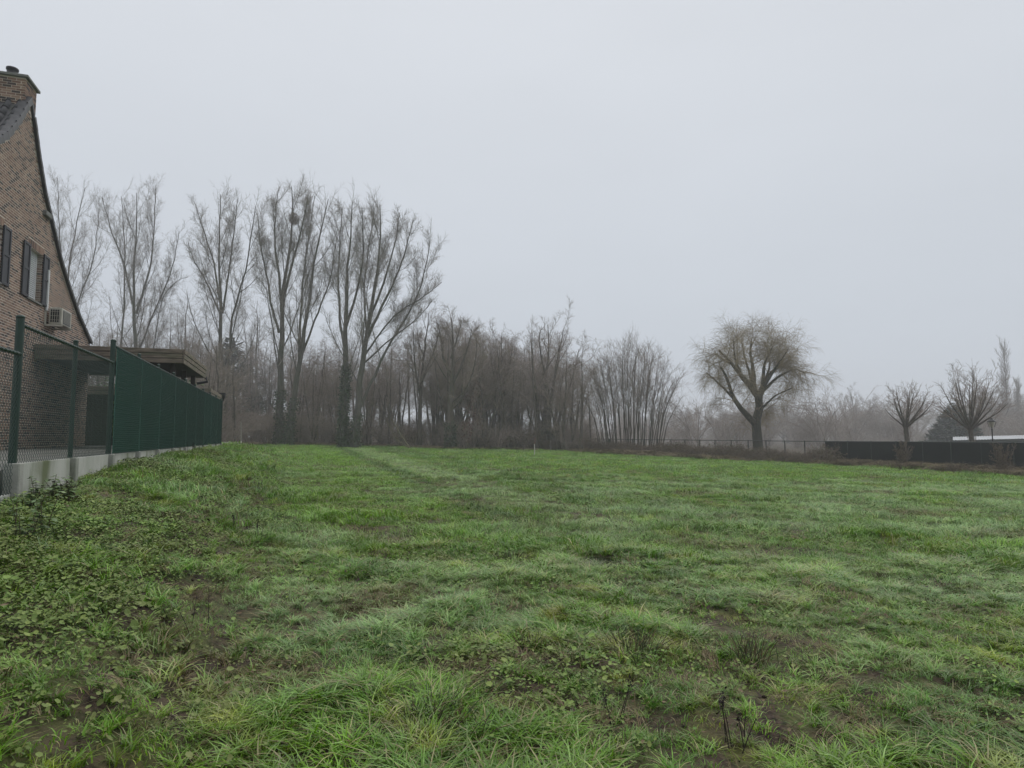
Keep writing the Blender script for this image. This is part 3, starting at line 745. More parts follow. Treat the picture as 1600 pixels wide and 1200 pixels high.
poplars = [
 ('pale misty poplar showing just past the edge of the gable roof', 84, 3, 0,
  [([(112, 690), (108, 560), (104, 470), (108, 400), (118, 350), (134, 274)], .3, .03), ([(106, 520), (97, 420), (92, 340), (90, 255)], .18, .03), ([(108, 540), (123, 464), (145, 410), (152, 350), (155, 290)], .18, .03)]),
 ('bare vase shaped poplar rising above the carport roof with two upright trunks', 76, 4, 0,
  [([(211, 690), (211, 541), (210, 491), (208, 436), (210, 395), (213, 354), (214, 282)], .38, .03), ([(213, 490), (236, 409), (241, 348), (244, 268)], .2, .03), ([(209, 480), (192, 400), (170, 340), (159, 290)], .2, .03),
   ([(212, 560), (235, 500), (252, 464), (269, 420), (280, 350)], .17, .03), ([(189, 690), (189, 535), (195, 450), (195, 384), (189, 288)], .25, .03), ([(230, 610), (252, 464), (269, 440), (294, 430)], .12, .02)]),
 ('bare many stemmed poplar in front of the dark evergreen, spreading widely left', 67, 5, 0,
  [([(348, 692), (346, 557), (345, 491), (343, 422), (343, 367), (346, 285)], .36, .03), ([(344, 490), (321, 436), (302, 400), (294, 370)], .15, .03), ([(345, 480), (335, 409), (318, 348), (304, 300)], .18, .03),
   ([(347, 490), (358, 420), (366, 350), (372, 292)], .18, .03), ([(352, 692), (356, 557), (365, 483), (379, 436), (390, 384), (398, 305)], .28, .03)]),
 ('tall straight poplar with a dark nest ball high in its crown', 62, 6, 5.5,
  [([(436, 692), (439, 560), (440, 496), (446, 432), (454, 372), (460, 312), (456, 272)], .45, .03), ([(436, 520), (424, 480), (416, 420), (406, 372), (404, 330)], .2, .03), ([(440, 488), (436, 420), (428, 360), (434, 278)], .22, .03), ([(441, 470), (454, 420), (472, 344), (482, 285)], .22, .03)]),
 ('poplar leaning right with a forked trunk beside the straight nest tree', 61, 7, 4.5,
  [([(450, 692), (464, 584), (472, 552), (484, 464), (492, 400), (502, 340), (514, 295)], .36, .03), ([(468, 566), (470, 480), (476, 408), (492, 288)], .2, .03), ([(474, 548), (500, 480), (518, 432), (526, 360)], .16, .03)]),
 ('upright narrow poplar with its lower trunk wrapped in dark ivy', 60, 8, 8.5,
  [([(538, 692), (539, 544), (542, 464), (544, 392), (552, 300)], .42, .03), ([(538, 540), (530, 496), (528, 432), (534, 310)], .2, .03), ([(541, 510), (558, 456), (568, 400), (566, 308)], .2, .03)]),
 ('broad fan shaped poplar sweeping far right, last of the tall row', 60, 9, 4,
  [([(554, 692), (566, 560), (576, 512), (588, 432), (596, 372), (594, 302)], .42, .03), ([(572, 532), (604, 464), (628, 408), (646, 330)], .22, .03), ([(567, 560), (596, 516), (624, 484), (656, 470), (690, 440)], .15, .025),
   ([(561, 640), (604, 544), (636, 496), (664, 432), (672, 360)], .22, .03), ([(578, 500), (600, 440), (618, 370), (624, 318)], .2, .03), ([(574, 520), (568, 450), (576, 380), (584, 320)], .15, .03), ([(566, 570), (610, 530), (650, 500), (676, 470)], .13, .02)]),
]
for label, Y, seed, ivy, st in poplars:
    r = np.random.default_rng(seed); base, stems = skel(st, Y, .22, seed=seed, thick=(.85, .68))
    make_tree('poplar_tree', label, 'tree', base, grow(r, stems, POP), 2, ivy=ivy, group='tall bare poplars at the wood edge')
# nest ball of sticks (a thing resting in the crown)
nb_ = at(459, 342, 62); r = np.random.default_rng(2); d = rand_unit(420, r); c = d * (r.uniform(.05, 1, (420, 1)) ** .6 * .5) * np.array([1, 1, 1.25])
tdir = np.cross(d, rand_unit(420, r)); P = np.stack([c - tdir * .3, c + tdir * .05, c + tdir * .4], 1)
V, Q = tubes(P[:230], np.full((230, 3), .012), 3); o = mesh_obj('stick_nest', V, Q, m_wtwig); o.location = nb_; tag(o, 'dark ball shaped stick nest high in the straight poplar', 'nest')

BROAD = [dict(**{'from': [(0, 7, None)]}, t0=.25, t1=.97, ang=40, sd=10, len=(.25, .45), fall=.45, trop=.12, jit=.1, n=8, k=4, rr=.5, rmin=.022, slim=.013),
         dict(**{'from': [(0, 8, dict(len=(.1, .2), t0=.4)), (1, 7, None)]}, t0=.2, t1=1, ang=42, sd=12, len=(.3, .5), fall=.4, trop=.1, jit=.13, n=5, k=3, rr=.55, rmin=.012),
         dict(**{'from': [(2, 6, None)]}, t0=.1, t1=1, ang=42, sd=14, len=(.3, .6), fall=.3, trop=.06, jit=.15, n=4, k=3, rr=.6, rmin=.008, min=.4, tip=.5),
         dict(**{'from': [(3, 4, None)]}, t0=.1, t1=1, ang=42, sd=14, len=(.35, .7), fall=.2, trop=.04, jit=.17, n=2, k=3, rr=.7, rmin=.006, min=.3, tip=.6)]
named = [
 ('tall dark ivied tree in the middle of the wood, right of the poplars', 63, 21, 3.5,
  [([(703, 700), (704, 640), (707, 590), (708, 550), (706, 496)], .4, .03), ([(706, 590), (692, 560), (690, 530), (684, 505)], .16, .02), ([(707, 600), (722, 570), (732, 540), (738, 510)], .16, .02), ([(706, 640), (730, 610), (742, 570), (746, 535)], .14, .02), ([(705, 560), (714, 530), (722, 500)], .12, .02)]),
 ('bare round crowned tree with several trunks near the end of the wood', 72, 22, 2.5,
  [([(848, 700), (852, 630), (854, 580), (858, 540), (856, 508)], .32, .03), ([(856, 700), (860, 640), (866, 590), (874, 545), (880, 515)], .3, .03), ([(846, 700), (840, 640), (834, 590), (830, 540), (832, 520)], .25, .03), ([(862, 700), (874, 650), (888, 610), (900, 570), (905, 545)], .2, .03), ([(853, 590), (846, 560), (842, 530), (846, 510)], .15, .02), ([(844, 690), (826, 650), (818, 600)], .12, .02)]),
 ('slim bare tree with a rounded top between the two taller wood trees', 70, 23, 0,
  [([(782, 700), (783, 640), (784, 580), (784, 525)], .25, .03), ([(783, 620), (770, 580), (766, 545)], .12, .02), ([(784, 610), (796, 575), (800, 545)], .12, .02)]),
 ('bare tree with wispy forked top just right of the poplar row', 66, 24, 0,
  [([(655, 700), (656, 640), (660, 580), (664, 540), (670, 490)], .25, .03), ([(657, 620), (648, 570), (646, 520)], .14, .02), ([(660, 590), (678, 550), (690, 505)], .12, .02)]),
]
for label, Y, seed, ivy, st in named:
    r = np.random.default_rng(seed); base, stems = skel(st, Y, .2, seed=seed)
    make_tree('bare_tree', label, 'tree', base, grow(r, stems, BROAD), 2, ivy=ivy, bark=m_wbark, twig=m_wtwig)

# woodland trees: seven builds, copied through the wood
SLIM = [dict(**{'from': [(0, 13, None)]}, t0=.22, t1=.98, ang=42, sd=12, len=(.14, .3), fall=.55, trop=.11, jit=.1, n=6, k=3, rr=.45, rmin=.014, slim=.011),
        dict(**{'from': [(0, 12, dict(len=(.06, .12))), (1, 6, None)]}, t0=.15, t1=1, ang=42, sd=12, len=(.3, .55), fall=.3, trop=.08, jit=.13, n=4, k=3, rr=.6, rmin=.009),
        dict(**{'from': [(2, 6, None)]}, t0=.1, t1=1, ang=42, sd=14, len=(.35, .7), fall=.2, trop=.05, jit=.16, n=3, k=3, rr=.7, rmin=.007, min=.4, tip=.5)]
protos = []
ROUND = [dict(**{'from': [(0, 10, None)]}, t0=.3, t1=.95, ang=50, sd=12, len=(.2, .38), fall=.35, trop=.06, jit=.11, n=7, k=3, rr=.45, rmin=.018, slim=.012),
         dict(**{'from': [(0, 7, dict(len=(.08, .14), t0=.45)), (1, 7, None)]}, t0=.2, t1=1, ang=42, sd=12, len=(.3, .5), fall=.3, trop=.07, jit=.12, n=5, k=3, rr=.55, rmin=.010),
         dict(**{'from': [(2, 5, None)]}, t0=.1, t1=1, ang=42, sd=14, len=(.35, .65), fall=.3, trop=.05, jit=.15, n=3, k=3, rr=.6, rmin=.007, min=.45, tip=.5),
         dict(**{'from': [(3, 3, None)]}, t0=.1, t1=1, ang=42, sd=14, len=(.4, .8), fall=.2, trop=.03, jit=.16, n=2, k=3, rr=.7, rmin=.0055, min=.3, tip=.6)]
for v in range(7):
    r = np.random.default_rng(100 + v); H = 11.
    lean = r.normal(0, .06, 2); st = [([(0, 0, -.1), (lean[0] * 3, lean[1] * 3, H * .4), (lean[0] * 7, lean[1] * 7, H * .75), (lean[0] * 9, lean[1] * 9, H)], .13, .012)]
    if v % 2: st.append(([(0, 0, 0), (.5, .3, H * .35), (1.4 + lean[0] * 4, .6, H * .93)], .10, .012))
    if v % 3 == 0: st.append(([(0, 0, 1), (-.6, -.2, H * .4), (-1.6, -.5, H * .88)], .09, .012))
    lv = grow(r, [(np.array(p_), a, b_) for p_, a, b_ in st], SLIM if v == 2 else ROUND)
    protos.append(make_tree('woodland_tree', 'slender bare grey tree among many in the dense wood behind the meadow', 'tree', (0, 0, 0), lv, 1, bark=m_wbark, twig=m_wtwig, group='slender bare trees of the wood'))
placed = [0] * 7; r = np.random.default_rng(55)
EC = np.array([140, 300, 400, 480, 600, 700, 780, 860, 905, 920]); ETOP = np.array([545, 540, 545, 550, 548, 515, 535, 540, 550, 590])
def put(v, x, y, sc, label=None, group=None):
    o = protos[v] if not placed[v] else copy_tree(protos[v])
    placed[v] += 1
    o.location = (x, y, g1(x, y)); o.scale = (sc * r.uniform(1.05, 1.7),) * 2 + (sc,); o.rotation_euler = (0, 0, r.uniform(0, 6.28))
    if label: o['label'] = label
    if group: o['group'] = group
    return o
for k in range(165):
    c_ = r.uniform(150, 925) if k > 75 else r.uniform(440, 905)
    e = np.interp(c_, EDGE_C, EDGE_Y); Y = e + 1.5 + r.uniform(0, 1) ** 1.3 * 30
    x = (c_ - 800) / FPX * Y
    py = np.interp(c_, EC, ETOP) + r.uniform(-14, 45); H = at(c_, py, Y)[2] - g1(x, Y)
    put(k % 7, x, Y, max(.45, H / 11.3))

# coppiced tree beyond the far fence: many fanned stems
r = np.random.default_rng(41); Y = 66
bx = (985 - 800) / FPX * Y; base = (bx, Y, g1(bx, Y)); st = []
for k in range(62):
    f = (k + .5) / 62 * 2 - 1 + r.normal(0, .05)
    x0 = f * 2.9; top = at(985 + f * 78 + r.normal(0, 5), 536 + 56 * abs(f) ** 2.4 + r.uniform(0, 22), Y) - np.array(base)
    yb = r.normal(0, .7); top[1] = yb * 2 + r.normal(0, 1)
    mid = np.array([x0 + (top[0] - x0) * .3 + r.normal(0, .12), yb * 1.3, top[2] * .5])
    st.append((np.array([(x0, yb * .8, -.1), mid, (x0 + (top[0] - x0) * .72, yb * 1.7, top[2] * .82), top]), r.uniform(.03, .075), .009))
COP = [dict(**{'from': [(0, 13, None)]}, t0=.35, t1=1, ang=38, sd=10, len=(.14, .28), fall=.4, trop=.07, jit=.12, n=5, k=3, rr=.5, rmin=.010),
       dict(**{'from': [(1, 7, None), (0, 9, dict(len=(.06, .14), t0=.55))]}, t0=.15, t1=1, ang=32, sd=10, len=(.35, .6), fall=.3, trop=.08, jit=.12, n=4, k=3, rr=.65, rmin=.007),
       dict(**{'from': [(2, 3, None)]}, t0=.1, t1=1, ang=34, sd=12, len=(.4, .7), fall=.2, trop=.05, jit=.15, n=2, k=3, rr=.7, rmin=.0055, min=.35, tip=.6)]
make_tree('coppiced_tree', 'wide dome shaped bare tree of many fanned stems behind the wire fence', 'tree', base, grow(r, st, COP), 1, bark=m_wbark, twig=m_wtwig)

# weeping willow
WIL = [dict(**{'from': [(0, 7, None)]}, t0=.3, t1=1, ang=50, sd=12, len=(.3, .6), fall=.2, trop=.06, jit=.12, n=8, k=4, rr=.45, rmin=.025, cap=2.8, min=1.3, slim=.018),
       dict(**{'from': [(0, 6, dict(t0=.5, len=(.2, .4), cap=2.)), (1, 7, None)]}, t0=.2, t1=1, ang=45, sd=14, len=(.4, .65), fall=.3, trop=.02, jit=.12, n=6, k=3, rr=.5, rmin=.013, min=.9, cap=1.6),
       dict(**{'from': [(2, 7, None), (1, 7, None)]}, t0=.2, t1=1, ang=42, sd=14, len=(.6, .9), fall=.2, trop=-.08, jit=.1, n=5, k=3, rr=.5, rmin=.0065, min=.9, cap=1.6, tip=.5),
       dict(**{'from': [(3, 4, None)]}, t0=.1, t1=.95, ang=30, sd=12, len=(.6, 1.1), fall=.2, trop=-.28, jit=.08, n=4, k=3, rr=.8, rmin=.0045, min=.7, cap=2.1, tip=.6)]
r = np.random.default_rng(43)
base, stems = skel([([(1185, 692), (1181, 660), (1187, 634), (1184, 614)], .50, .34), ([(1180, 663), (1156, 637), (1142, 616), (1137, 590), (1126, 574)], .32, .08), ([(1186, 622), (1174, 605), (1158, 587), (1142, 566), (1124, 548)], .36, .06),
   ([(1178, 608), (1177, 577), (1172, 552), (1174, 530)], .26, .05), ([(1187, 618), (1195, 595), (1211, 576), (1236, 562)], .3, .06), ([(1192, 600), (1194, 569), (1208, 540)], .2, .05),
   ([(1187, 616), (1216, 588), (1242, 575), (1256, 582)], .18, .05), ([(1160, 590), (1148, 560), (1146, 532)], .15, .04), ([(1188, 612), (1212, 575), (1232, 545)], .18, .04), ([(1146, 622), (1122, 598), (1104, 582)], .14, .04),
   ([(1176, 600), (1164, 560), (1158, 530)], .15, .04), ([(1190, 610), (1204, 570), (1196, 535)], .15, .04), ([(1188, 640), (1211, 618), (1238, 606)], .12, .04)], 62, .5, seed=43)
make_tree('willow_tree', 'weeping willow with yellow brown hanging twigs and a forked leaning trunk', 'tree', base, grow(r, stems, WIL), 1, bark=m_wilbark, twig=m_willow)

# pollarded trees behind the black screen
POL = [dict(**{'from': [(0, 5, None)]}, t0=.38, t1=.95, ang=30, sd=10, len=(.4, .75), fall=.45, trop=.065, jit=.08, n=6, k=3, rr=.5, rmin=.012),
       dict(**{'from': [(1, 4, None), (0, 4, dict(len=(.2, .35), t0=.3))]}, t0=.2, t1=1, ang=34, sd=12, len=(.35, .6), fall=.3, trop=.05, jit=.12, n=4, k=3, rr=.6, rmin=.011),
       dict(**{'from': [(2, 4, None)]}, t0=.15, t1=1, ang=36, sd=14, len=(.4, .7), fall=.2, trop=.03, jit=.15, n=3, k=3, rr=.7, rmin=.009, min=.2, tip=.6)]
def pollard(cx, pfork, ptop, half, Y, seed, ns, label, lop=0):
    r = np.random.default_rng(seed); bx = (cx - 800) / FPX * Y; base = np.array([bx, Y, g1(bx, Y)])
    fk = at(cx, pfork, Y) - base; st = [(np.array([(0, 0, -.1), (.02, 0, fk[2] * .5), fk]), .2, .17)]
    for k in range(ns):
        a = k * 2.4; q = math.sqrt((k + .5) / ns); hw = half / FPX * Y
        top = at(cx, ptop, Y)[2] - base[2]; zt = fk[2] + (top - fk[2]) * (1 - .58 * q ** 2) * r.uniform(.8, 1)
        ex, ey = math.cos(a) * q * hw + lop * q, math.sin(a) * q * hw
        st.append((np.array([fk - (0, 0, .08), fk + np.array([ex * .35, ey * .35, (zt - fk[2]) * .28]), fk + np.array([ex * .75, ey * .75, (zt - fk[2]) * .65]), np.array([fk[0] + ex, fk[1] + ey, zt])]), r.uniform(.07, .11), .014))
    make_tree('pollarded_tree', label, 'tree', tuple(base), grow(r, st, POL), 1, bark=m_wbark, twig=m_wtwig, group='pollarded trees behind the black screen')
pollard(1415, 667, 600, 37, 52, 61, 12, 'smaller pollarded tree with a lopsided crown behind the black screen', .35)
pollard(1516, 670, 582, 50, 50, 62, 20, 'larger rounded pollarded tree beside the street lantern', .1)

# narrow poplars, conifer, misty background trees
def lombardy(cx, ptop, half, Y, seed, label):
    r = np.random.default_rng(seed); bx = (cx - 800) / FPX * Y; base = np.array([bx, Y, g1(bx, Y)]); H = at(cx, ptop, Y)[2] - base[2]
    sp = [dict(**{'from': [(0, 85, None)]}, t0=.08, t1=.99, ang=30, sd=7, len=(.16, .25), fall=.5, trop=.2, jit=.05, n=6, k=3, rr=.35, rmin=.04),
          dict(**{'from': [(1, 12, None)]}, t0=.1, t1=1, ang=26, sd=8, len=(.3, .5), fall=.3, trop=.2, jit=.08, n=4, k=3, rr=.6, rmin=.024),
          dict(**{'from': [(2, 5, None)]}, t0=.1, t1=1, ang=28, sd=10, len=(.4, .7), fall=.3, trop=.15, jit=.1, n=3, k=3, rr=.7, rmin=.016, min=.5)]
    make_tree('columnar_poplar', label, 'tree', tuple(base), grow(r, [(np.array([(0, 0, 0), (0, 0, H * .5), (0, 0, H)]), .35, .03)], sp), 1)
lombardy(1574, 541, 14, 190, 71, 'tall narrow columnar poplar pale in mist behind the lantern')
lombardy(1591, 596, 12, 186, 72, 'shorter columnar poplar at the right edge beside the tall narrow one')
def conifer(cx, ptop, hw, Y, seed, name, label, n=5200, broken=.25, bot=.05, sz=.5):
    r = np.random.default_rng(seed); bx = (cx - 800) / FPX * Y; base = np.array([bx, Y, g1(bx, Y)]); H = at(cx, ptop, Y)[2] - base[2]; Wd = hw / FPX * Y
    root = empty(name, tuple(base)); tag(root, label, 'tree')
    V, Q = tubes(np.array([[(0, 0, -.1), (0, 0, H * .5), (.05, 0, H * .97)]]), np.array([[.25, .15, .03]]), 7); mesh_obj('trunk', V, Q, m_wbark, root, True)
    z = 1 - np.sqrt(r.uniform(0, 1, n)); a = r.uniform(0, 6.283, n)
    tier = .82 + .18 * np.sin(z * 60 + 2 * np.sin(a * 3)) + broken * (vnoise(a * 2.2, z * 14, seed) - .5)
    rr_ = Wd * (1 - z) ** .85 * tier * r.uniform(.45, 1, n) ** .4
    C = np.stack([np.cos(a) * rr_, np.sin(a) * rr_, (bot + z * (1 - bot)) * H - rr_ * .12], -1)
    out = np.stack([np.cos(a), np.sin(a), r.normal(.1, .35, n)], -1) + r.normal(0, .3, (n, 3))
    U = out * sz * r.uniform(.6, 1.2, (n, 1)); S = np.cross(out, (0, 0, 1)) + r.normal(0, .3, (n, 3)); V, Q = quads(C, U, S * sz * .45); mesh_obj('needles', V, Q, m_needle, root)
conifer(1490, 630, 54, 100, 81, 'conifer_tree', 'dark misty conifer behind the larger pollarded tree', 9000, .3)
conifer(355, 528, 85, 100, 82, 'evergreen_tree', 'dark evergreen mass showing between the poplar stems', 9000, 1.3, .1, .9)
r = np.random.default_rng(91)
def broad(cx, ptop, hw, Y, seed, label, group=None, ns=5, spec=None):
    r = np.random.default_rng(seed); bx = (cx - 800) / FPX * Y; base = np.array([bx, Y, g1(bx, Y)]); H = at(cx, ptop, Y)[2] - base[2]; w = hw / FPX * Y
    st = [(np.array([(0, 0, -.1), (.1, 0, H * .45), (r.normal(0, .3), 0, H)]), .24, .02)]
    for k in range(ns):
        a = k * 2.4 + 1; q = .45 + .5 * r.uniform(); st.append((np.array([(0, 0, H * .12), (math.cos(a) * w * q * .5, math.sin(a) * w * q * .5, H * .42), (math.cos(a) * w * q, math.sin(a) * w * q, H * (.95 - .4 * q ** 2))]), .13, .02))
    return make_tree('bare_tree', label, 'tree', tuple(base), grow(r, st, spec or ROUND), 1, bark=m_bark, twig=m_twig, group=group)
broad(1335, 612, 46, 160, 92, 'pale rounded bare tree fading in mist between willow and pollards', ns=9, spec=BROAD)
broad(1090, 636, 36, 165, 93, 'low misty bare tree left of the willow trunk', ns=6)
far_g = 'faint misty trees beyond the far fence'; far_l = 'faint low bare tree in the misty line beyond the far fence'
pbs = [broad(1262, 650, 24, 140, 94, far_l, far_g, 6), broad(1200, 648, 30, 145, 95, far_l, far_g, 6), broad(1150, 655, 26, 150, 96, far_l, far_g, 4)]
pbh = [at(1262, 650, 140)[2] - pbs[0].location[2], at(1200, 648, 145)[2] - pbs[1].location[2], at(1150, 655, 150)[2] - pbs[2].location[2]]
for i in range(48):
    cx = r.uniform(905, 1680); Y = r.uniform(170, 290); pt = 668 - 46 * r.uniform(0, 1) ** 1.7 - (12 if cx > 1520 else 0)
    o = copy_tree(pbs[i % 3]); bx = (cx - 800) / FPX * Y; z = g1(bx, Y); sc = (at(cx, pt, Y)[2] - z) / pbh[i % 3]
    wsc = sc * r.uniform(1.0, 1.5); o.location = (bx, Y, z); o.scale = (wsc, wsc, sc); o.rotation_euler = (0, 0, r.uniform(0, 6.28))
# lower trees of the garden side, behind the poplars
mid_g = 'low bare trees behind the left poplars'; mid_l = 'low bare tree filling the gap between the poplar trunks behind the carport'
pm = [broad(262, 488, 34, 92, 97, mid_l, mid_g, 6), broad(180, 500, 30, 95, 98, mid_l, mid_g, 7)]
pmh = [at(262, 488, 92)[2] - pm[0].location[2], at(180, 500, 95)[2] - pm[1].location[2]]
for i, (cx, pt, Y) in enumerate(((150, 505, 88), (225, 480, 96), (285, 462, 98), (322, 505, 90), (398, 470, 96), (305, 530, 84), (245, 525, 84), (420, 540, 88), (490, 545, 90), (515, 550, 92), (580, 545, 94), (610, 535, 92))):
    o = copy_tree(pm[i % 2]); bx = (cx - 800) / FPX * Y; z = g1(bx, Y); sc = (at(cx, pt, Y)[2] - z) / pmh[i % 2]; o.location = (bx, Y, z); o.scale = (sc, sc, sc); o.rotation_euler = (0, 0, r.uniform(0, 6.28))

# rust-leaved saplings in the wood
for i, (cx, pt, Y) in enumerate(((738, 605, 64), (728, 660, 63), (752, 640, 68), (772, 600, 71))):
    r = np.random.default_rng(300 + i); bx = (cx - 800) / FPX * Y; base = np.array([bx, Y, g1(bx, Y)]); H = at(cx, pt, Y)[2] - base[2]
    lv = grow(r, [(np.array([(0, 0, 0), (.1, 0, H * .5), (.1, .1, H)]), .06, .01)], SLIM)
    pts = lv[-1][0][:, -1]; pts = pts[r.uniform(size=len(pts)) < .75]
    make_tree('beech_sapling', ['rust leaved sapling with the reddest crown beside the ivied wood tree', 'low rust leaved bush at the foot of the ivied wood tree', 'rust leaved sapling right of the reddest one', 'thin russet sapling under the slim round topped tree'][i], 'tree', tuple(base), lv, 1, bark=m_wbark, twig=m_wtwig, leaves=pts, leaf_m=m_rust, leaf_size=.16)

# --- scatter with geometry nodes (grass, ground cover, undergrowth: nobody could count them)
def scatter(name, pts, rot, scl, idx, col):
    me = bpy.data.meshes.new(name); me.vertices.add(len(pts)); me.vertices.foreach_set('co', np.asarray(pts, np.float32).ravel())
    a = me.attributes.new('rot', 'FLOAT_VECTOR', 'POINT'); a.data.foreach_set('vector', np.asarray(rot, np.float32).ravel())
    a = me.attributes.new('scl', 'FLOAT', 'POINT'); a.data.foreach_set('value', np.asarray(scl, np.float32))
    a = me.attributes.new('idx', 'INT', 'POINT'); a.data.foreach_set('value', np.asarray(idx, np.int32))
    me.update(); o = bpy.data.objects.new(name, me); COL.objects.link(o)
    ng = bpy.data.node_groups.new(name + '_scatter', 'GeometryNodeTree')
    ng.interface.new_socket('Geometry', in_out='INPUT', socket_type='NodeSocketGeometry'); ng.interface.new_socket('Geometry', in_out='OUTPUT', socket_type='NodeSocketGeometry')
    N_, L_ = ng.nodes, ng.links
    gi, go = N_.new('NodeGroupInput'), N_.new('NodeGroupOutput')
    def na(nm, ty): q_ = N_.new('GeometryNodeInputNamedAttribute'); q_.data_type = ty; q_.inputs[0].default_value = nm; return q_.outputs[0]
    ci = N_.new('GeometryNodeCollectionInfo'); ci.inputs[0].default_value = col; ci.inputs['Separate Children'].default_value = True; ci.inputs['Reset Children'].default_value = True
    ip = N_.new('GeometryNodeInstanceOnPoints'); ip.inputs['Pick Instance'].default_value = True
    er = N_.new('FunctionNodeEulerToRotation'); L_.new(na('rot', 'FLOAT_VECTOR'), er.inputs[0])
    L_.new(gi.outputs[0], ip.inputs['Points']); L_.new(ci.outputs[0], ip.inputs['Instance']); L_.new(na('idx', 'INT'), ip.inputs['Instance Index'])
    L_.new(er.outputs[0], ip.inputs['Rotation']); L_.new(na('scl', 'FLOAT'), ip.inputs['Scale']); L_.new(ip.outputs[0], go.inputs[0])
    md = o.modifiers.new('scatter', 'NODES'); md.node_group = ng
    o['kind'] = 'stuff'
    return o
def source(colname, objs):
    c = bpy.data.collections.new(colname)
    for i, o in enumerate(objs):
        COL.objects.unlink(o); o.name = '%s_%02d' % (colname, i); c.objects.link(o)
    return c
def blades(r, nb, rad, h, w, bias=.5, reach=(.5, 1.2), segs=3, clump=0, droop=.45):
    a = r.uniform(0, 6.283, nb); q = np.sqrt(r.uniform(0, 1, nb)) * rad
    B = np.stack([np.cos(a) * q, np.sin(a) * q, np.full(nb, -.012)], -1)
    if clump:
        k = r.integers(0, clump, nb); cc = np.stack([r.uniform(-rad, rad, clump), r.uniform(-rad, rad, clump)], -1); B[:, :2] = cc[k] + r.normal(0, rad * .14, (nb, 2))
    dr = r.normal(0, 1, (nb, 2)); dr /= np.linalg.norm(dr, axis=1, keepdims=True); dr[:, 0] += bias * 2; dr /= np.linalg.norm(dr, axis=1, keepdims=True) + 1e-6
    H = r.uniform(*h, nb); Rc = H * r.uniform(*reach, nb); ww = r.uniform(*w, nb)
    side = np.stack([-dr[:, 1], dr[:, 0], r.normal(0, .25, nb)], -1)
    X = np.zeros((nb, segs + 1, 2, 3))
    for j in range(segs + 1):
        t = j / segs; c = B.copy(); c[:, :2] += dr * (Rc * t ** 1.7)[:, None]; c[:, 2] += H * (t * (1 + droop) - droop * 1.1 * t ** 3)
        wd = ww * (1 - t ** 1.6 * .94) * .5
        X[:, j, 0] = c - side * wd[:, None]; X[:, j, 1] = c + side * wd[:, None]
    ii = np.arange(nb * (segs + 1) * 2).reshape(nb, segs + 1, 2)
    Q = np.stack([ii[:, :-1, 0], ii[:, :-1, 1], ii[:, 1:, 1], ii[:, 1:, 0]], -1).reshape(-1, 4)
    return X.reshape(-1, 3), Q
r = np.random.default_rng(500)
def tuft(*a, **k):
    V, Q = blades(r, *a, **k); return mesh_obj('tuft', V, Q, m_grass, None, True)
near_src = source('near_tuft', [tuft(60, .19, (.02, .05), (.004, .008), .15, reach=(.6, 1.9)) for _ in range(4)] + [tuft(64, .11, (.035, .085), (.005, .010), .35, reach=(1., 2.6), clump=4) for _ in range(3)] + [tuft(40, .08, (.045, .105), (.006, .010), .25, reach=(.9, 2.2), clump=2) for _ in range(2)])
mid_src = source('mid_tuft', [tuft(90, .33, (.03, .07), (.006, .010), .15, segs=2, reach=(.5, 1.5)) for _ in range(4)] + [tuft(90, .26, (.05, .10), (.006, .011), .4, reach=(.7, 1.8), segs=2, clump=7) for _ in range(3)])
far_src = source('far_tuft', [tuft(150, .7, (.03, .065), (.010, .018), .15, segs=2) for _ in range(4)] + [tuft(150, .6, (.04, .09), (.010, .018), .3, segs=2, clump=12) for _ in range(2)])
def field_points(y0, y1, dens, half=.98):
    A = (y1 ** 2 - y0 ** 2) * half; n = int(A * dens)
    y = np.sqrt(r.uniform(y0 ** 2, y1 ** 2, n)); x = r.uniform(-half, half, n) * (y + .8)
    s, L = SL(x, y); ok = (L < 2.84) | (s > 32.5); ok &= y < edge_y(x, y) + .6
    for qx, qy, w, _ in PUDDLES:                                   # open water
        ok &= ((x - qx) / (w * 1.0)) ** 2 + ((y - qy) / (w * 1.6)) ** 2 > r.uniform(.5, 1.2, n)
    return x[ok], y[ok]
def thin(x, y):
    """how much grass grows here: bare soil patches, leafy patches on the bank, thick grass elsewhere"""
    s, L = SL(x, y)
    n1 = fbm(x * .7, y * .7, 11, 4); n2 = fbm(x * 2.3, y * 2.3, 12, 2)
    d = (.68 + .32 * sst(.30, .42, n1)) * (.7 + .3 * sst(.3, .5, n2))
    d = np.where((L > .2) & (y > 7), d * .8, d); d = np.where((L > -.2) & (y < 7), np.maximum(d * .9, .68), d)
    d = d * (1 - .5 * np.exp(-((L - .95 - .3 * np.sin(s * .9)) / .32) ** 2) * sst(4, 6, s) * (1 - sst(13, 19, s))) * (1 - .35 * sst(2.2, 2.8, L) * (s < 16))
    for rl in (-4.5, -6.1): d = d * (1 - .75 * np.exp(-((L - rl - .25 * np.sin(s * .15)) / .3) ** 2) * sst(8, 14, s))
    for cx, cy_, rad in ((590, 845, .9), (620, 795, .5), (775, 778, .5), (600, 880, .5), (1110, 955, .7), (720, 1010, .8), (1180, 1100, .4), (290, 790, .9), (200, 800, 1.2), (640, 825, .5), (932, 874, .55), (360, 850, .6)):
        v = ray(cx, cy_); t = None
        yy = (EYE - .25) / -v[2]; xx = v[0] * yy; yy = (EYE - g1(xx, yy)) / -v[2]; xx = v[0] * yy
        rx = rad * (.55 + .02 * yy)
        d = d * (1 - .62 * np.exp(-(((x - xx) / rx) ** 2 + ((y - yy) / (rx * 1.5)) ** 2)))
    return d
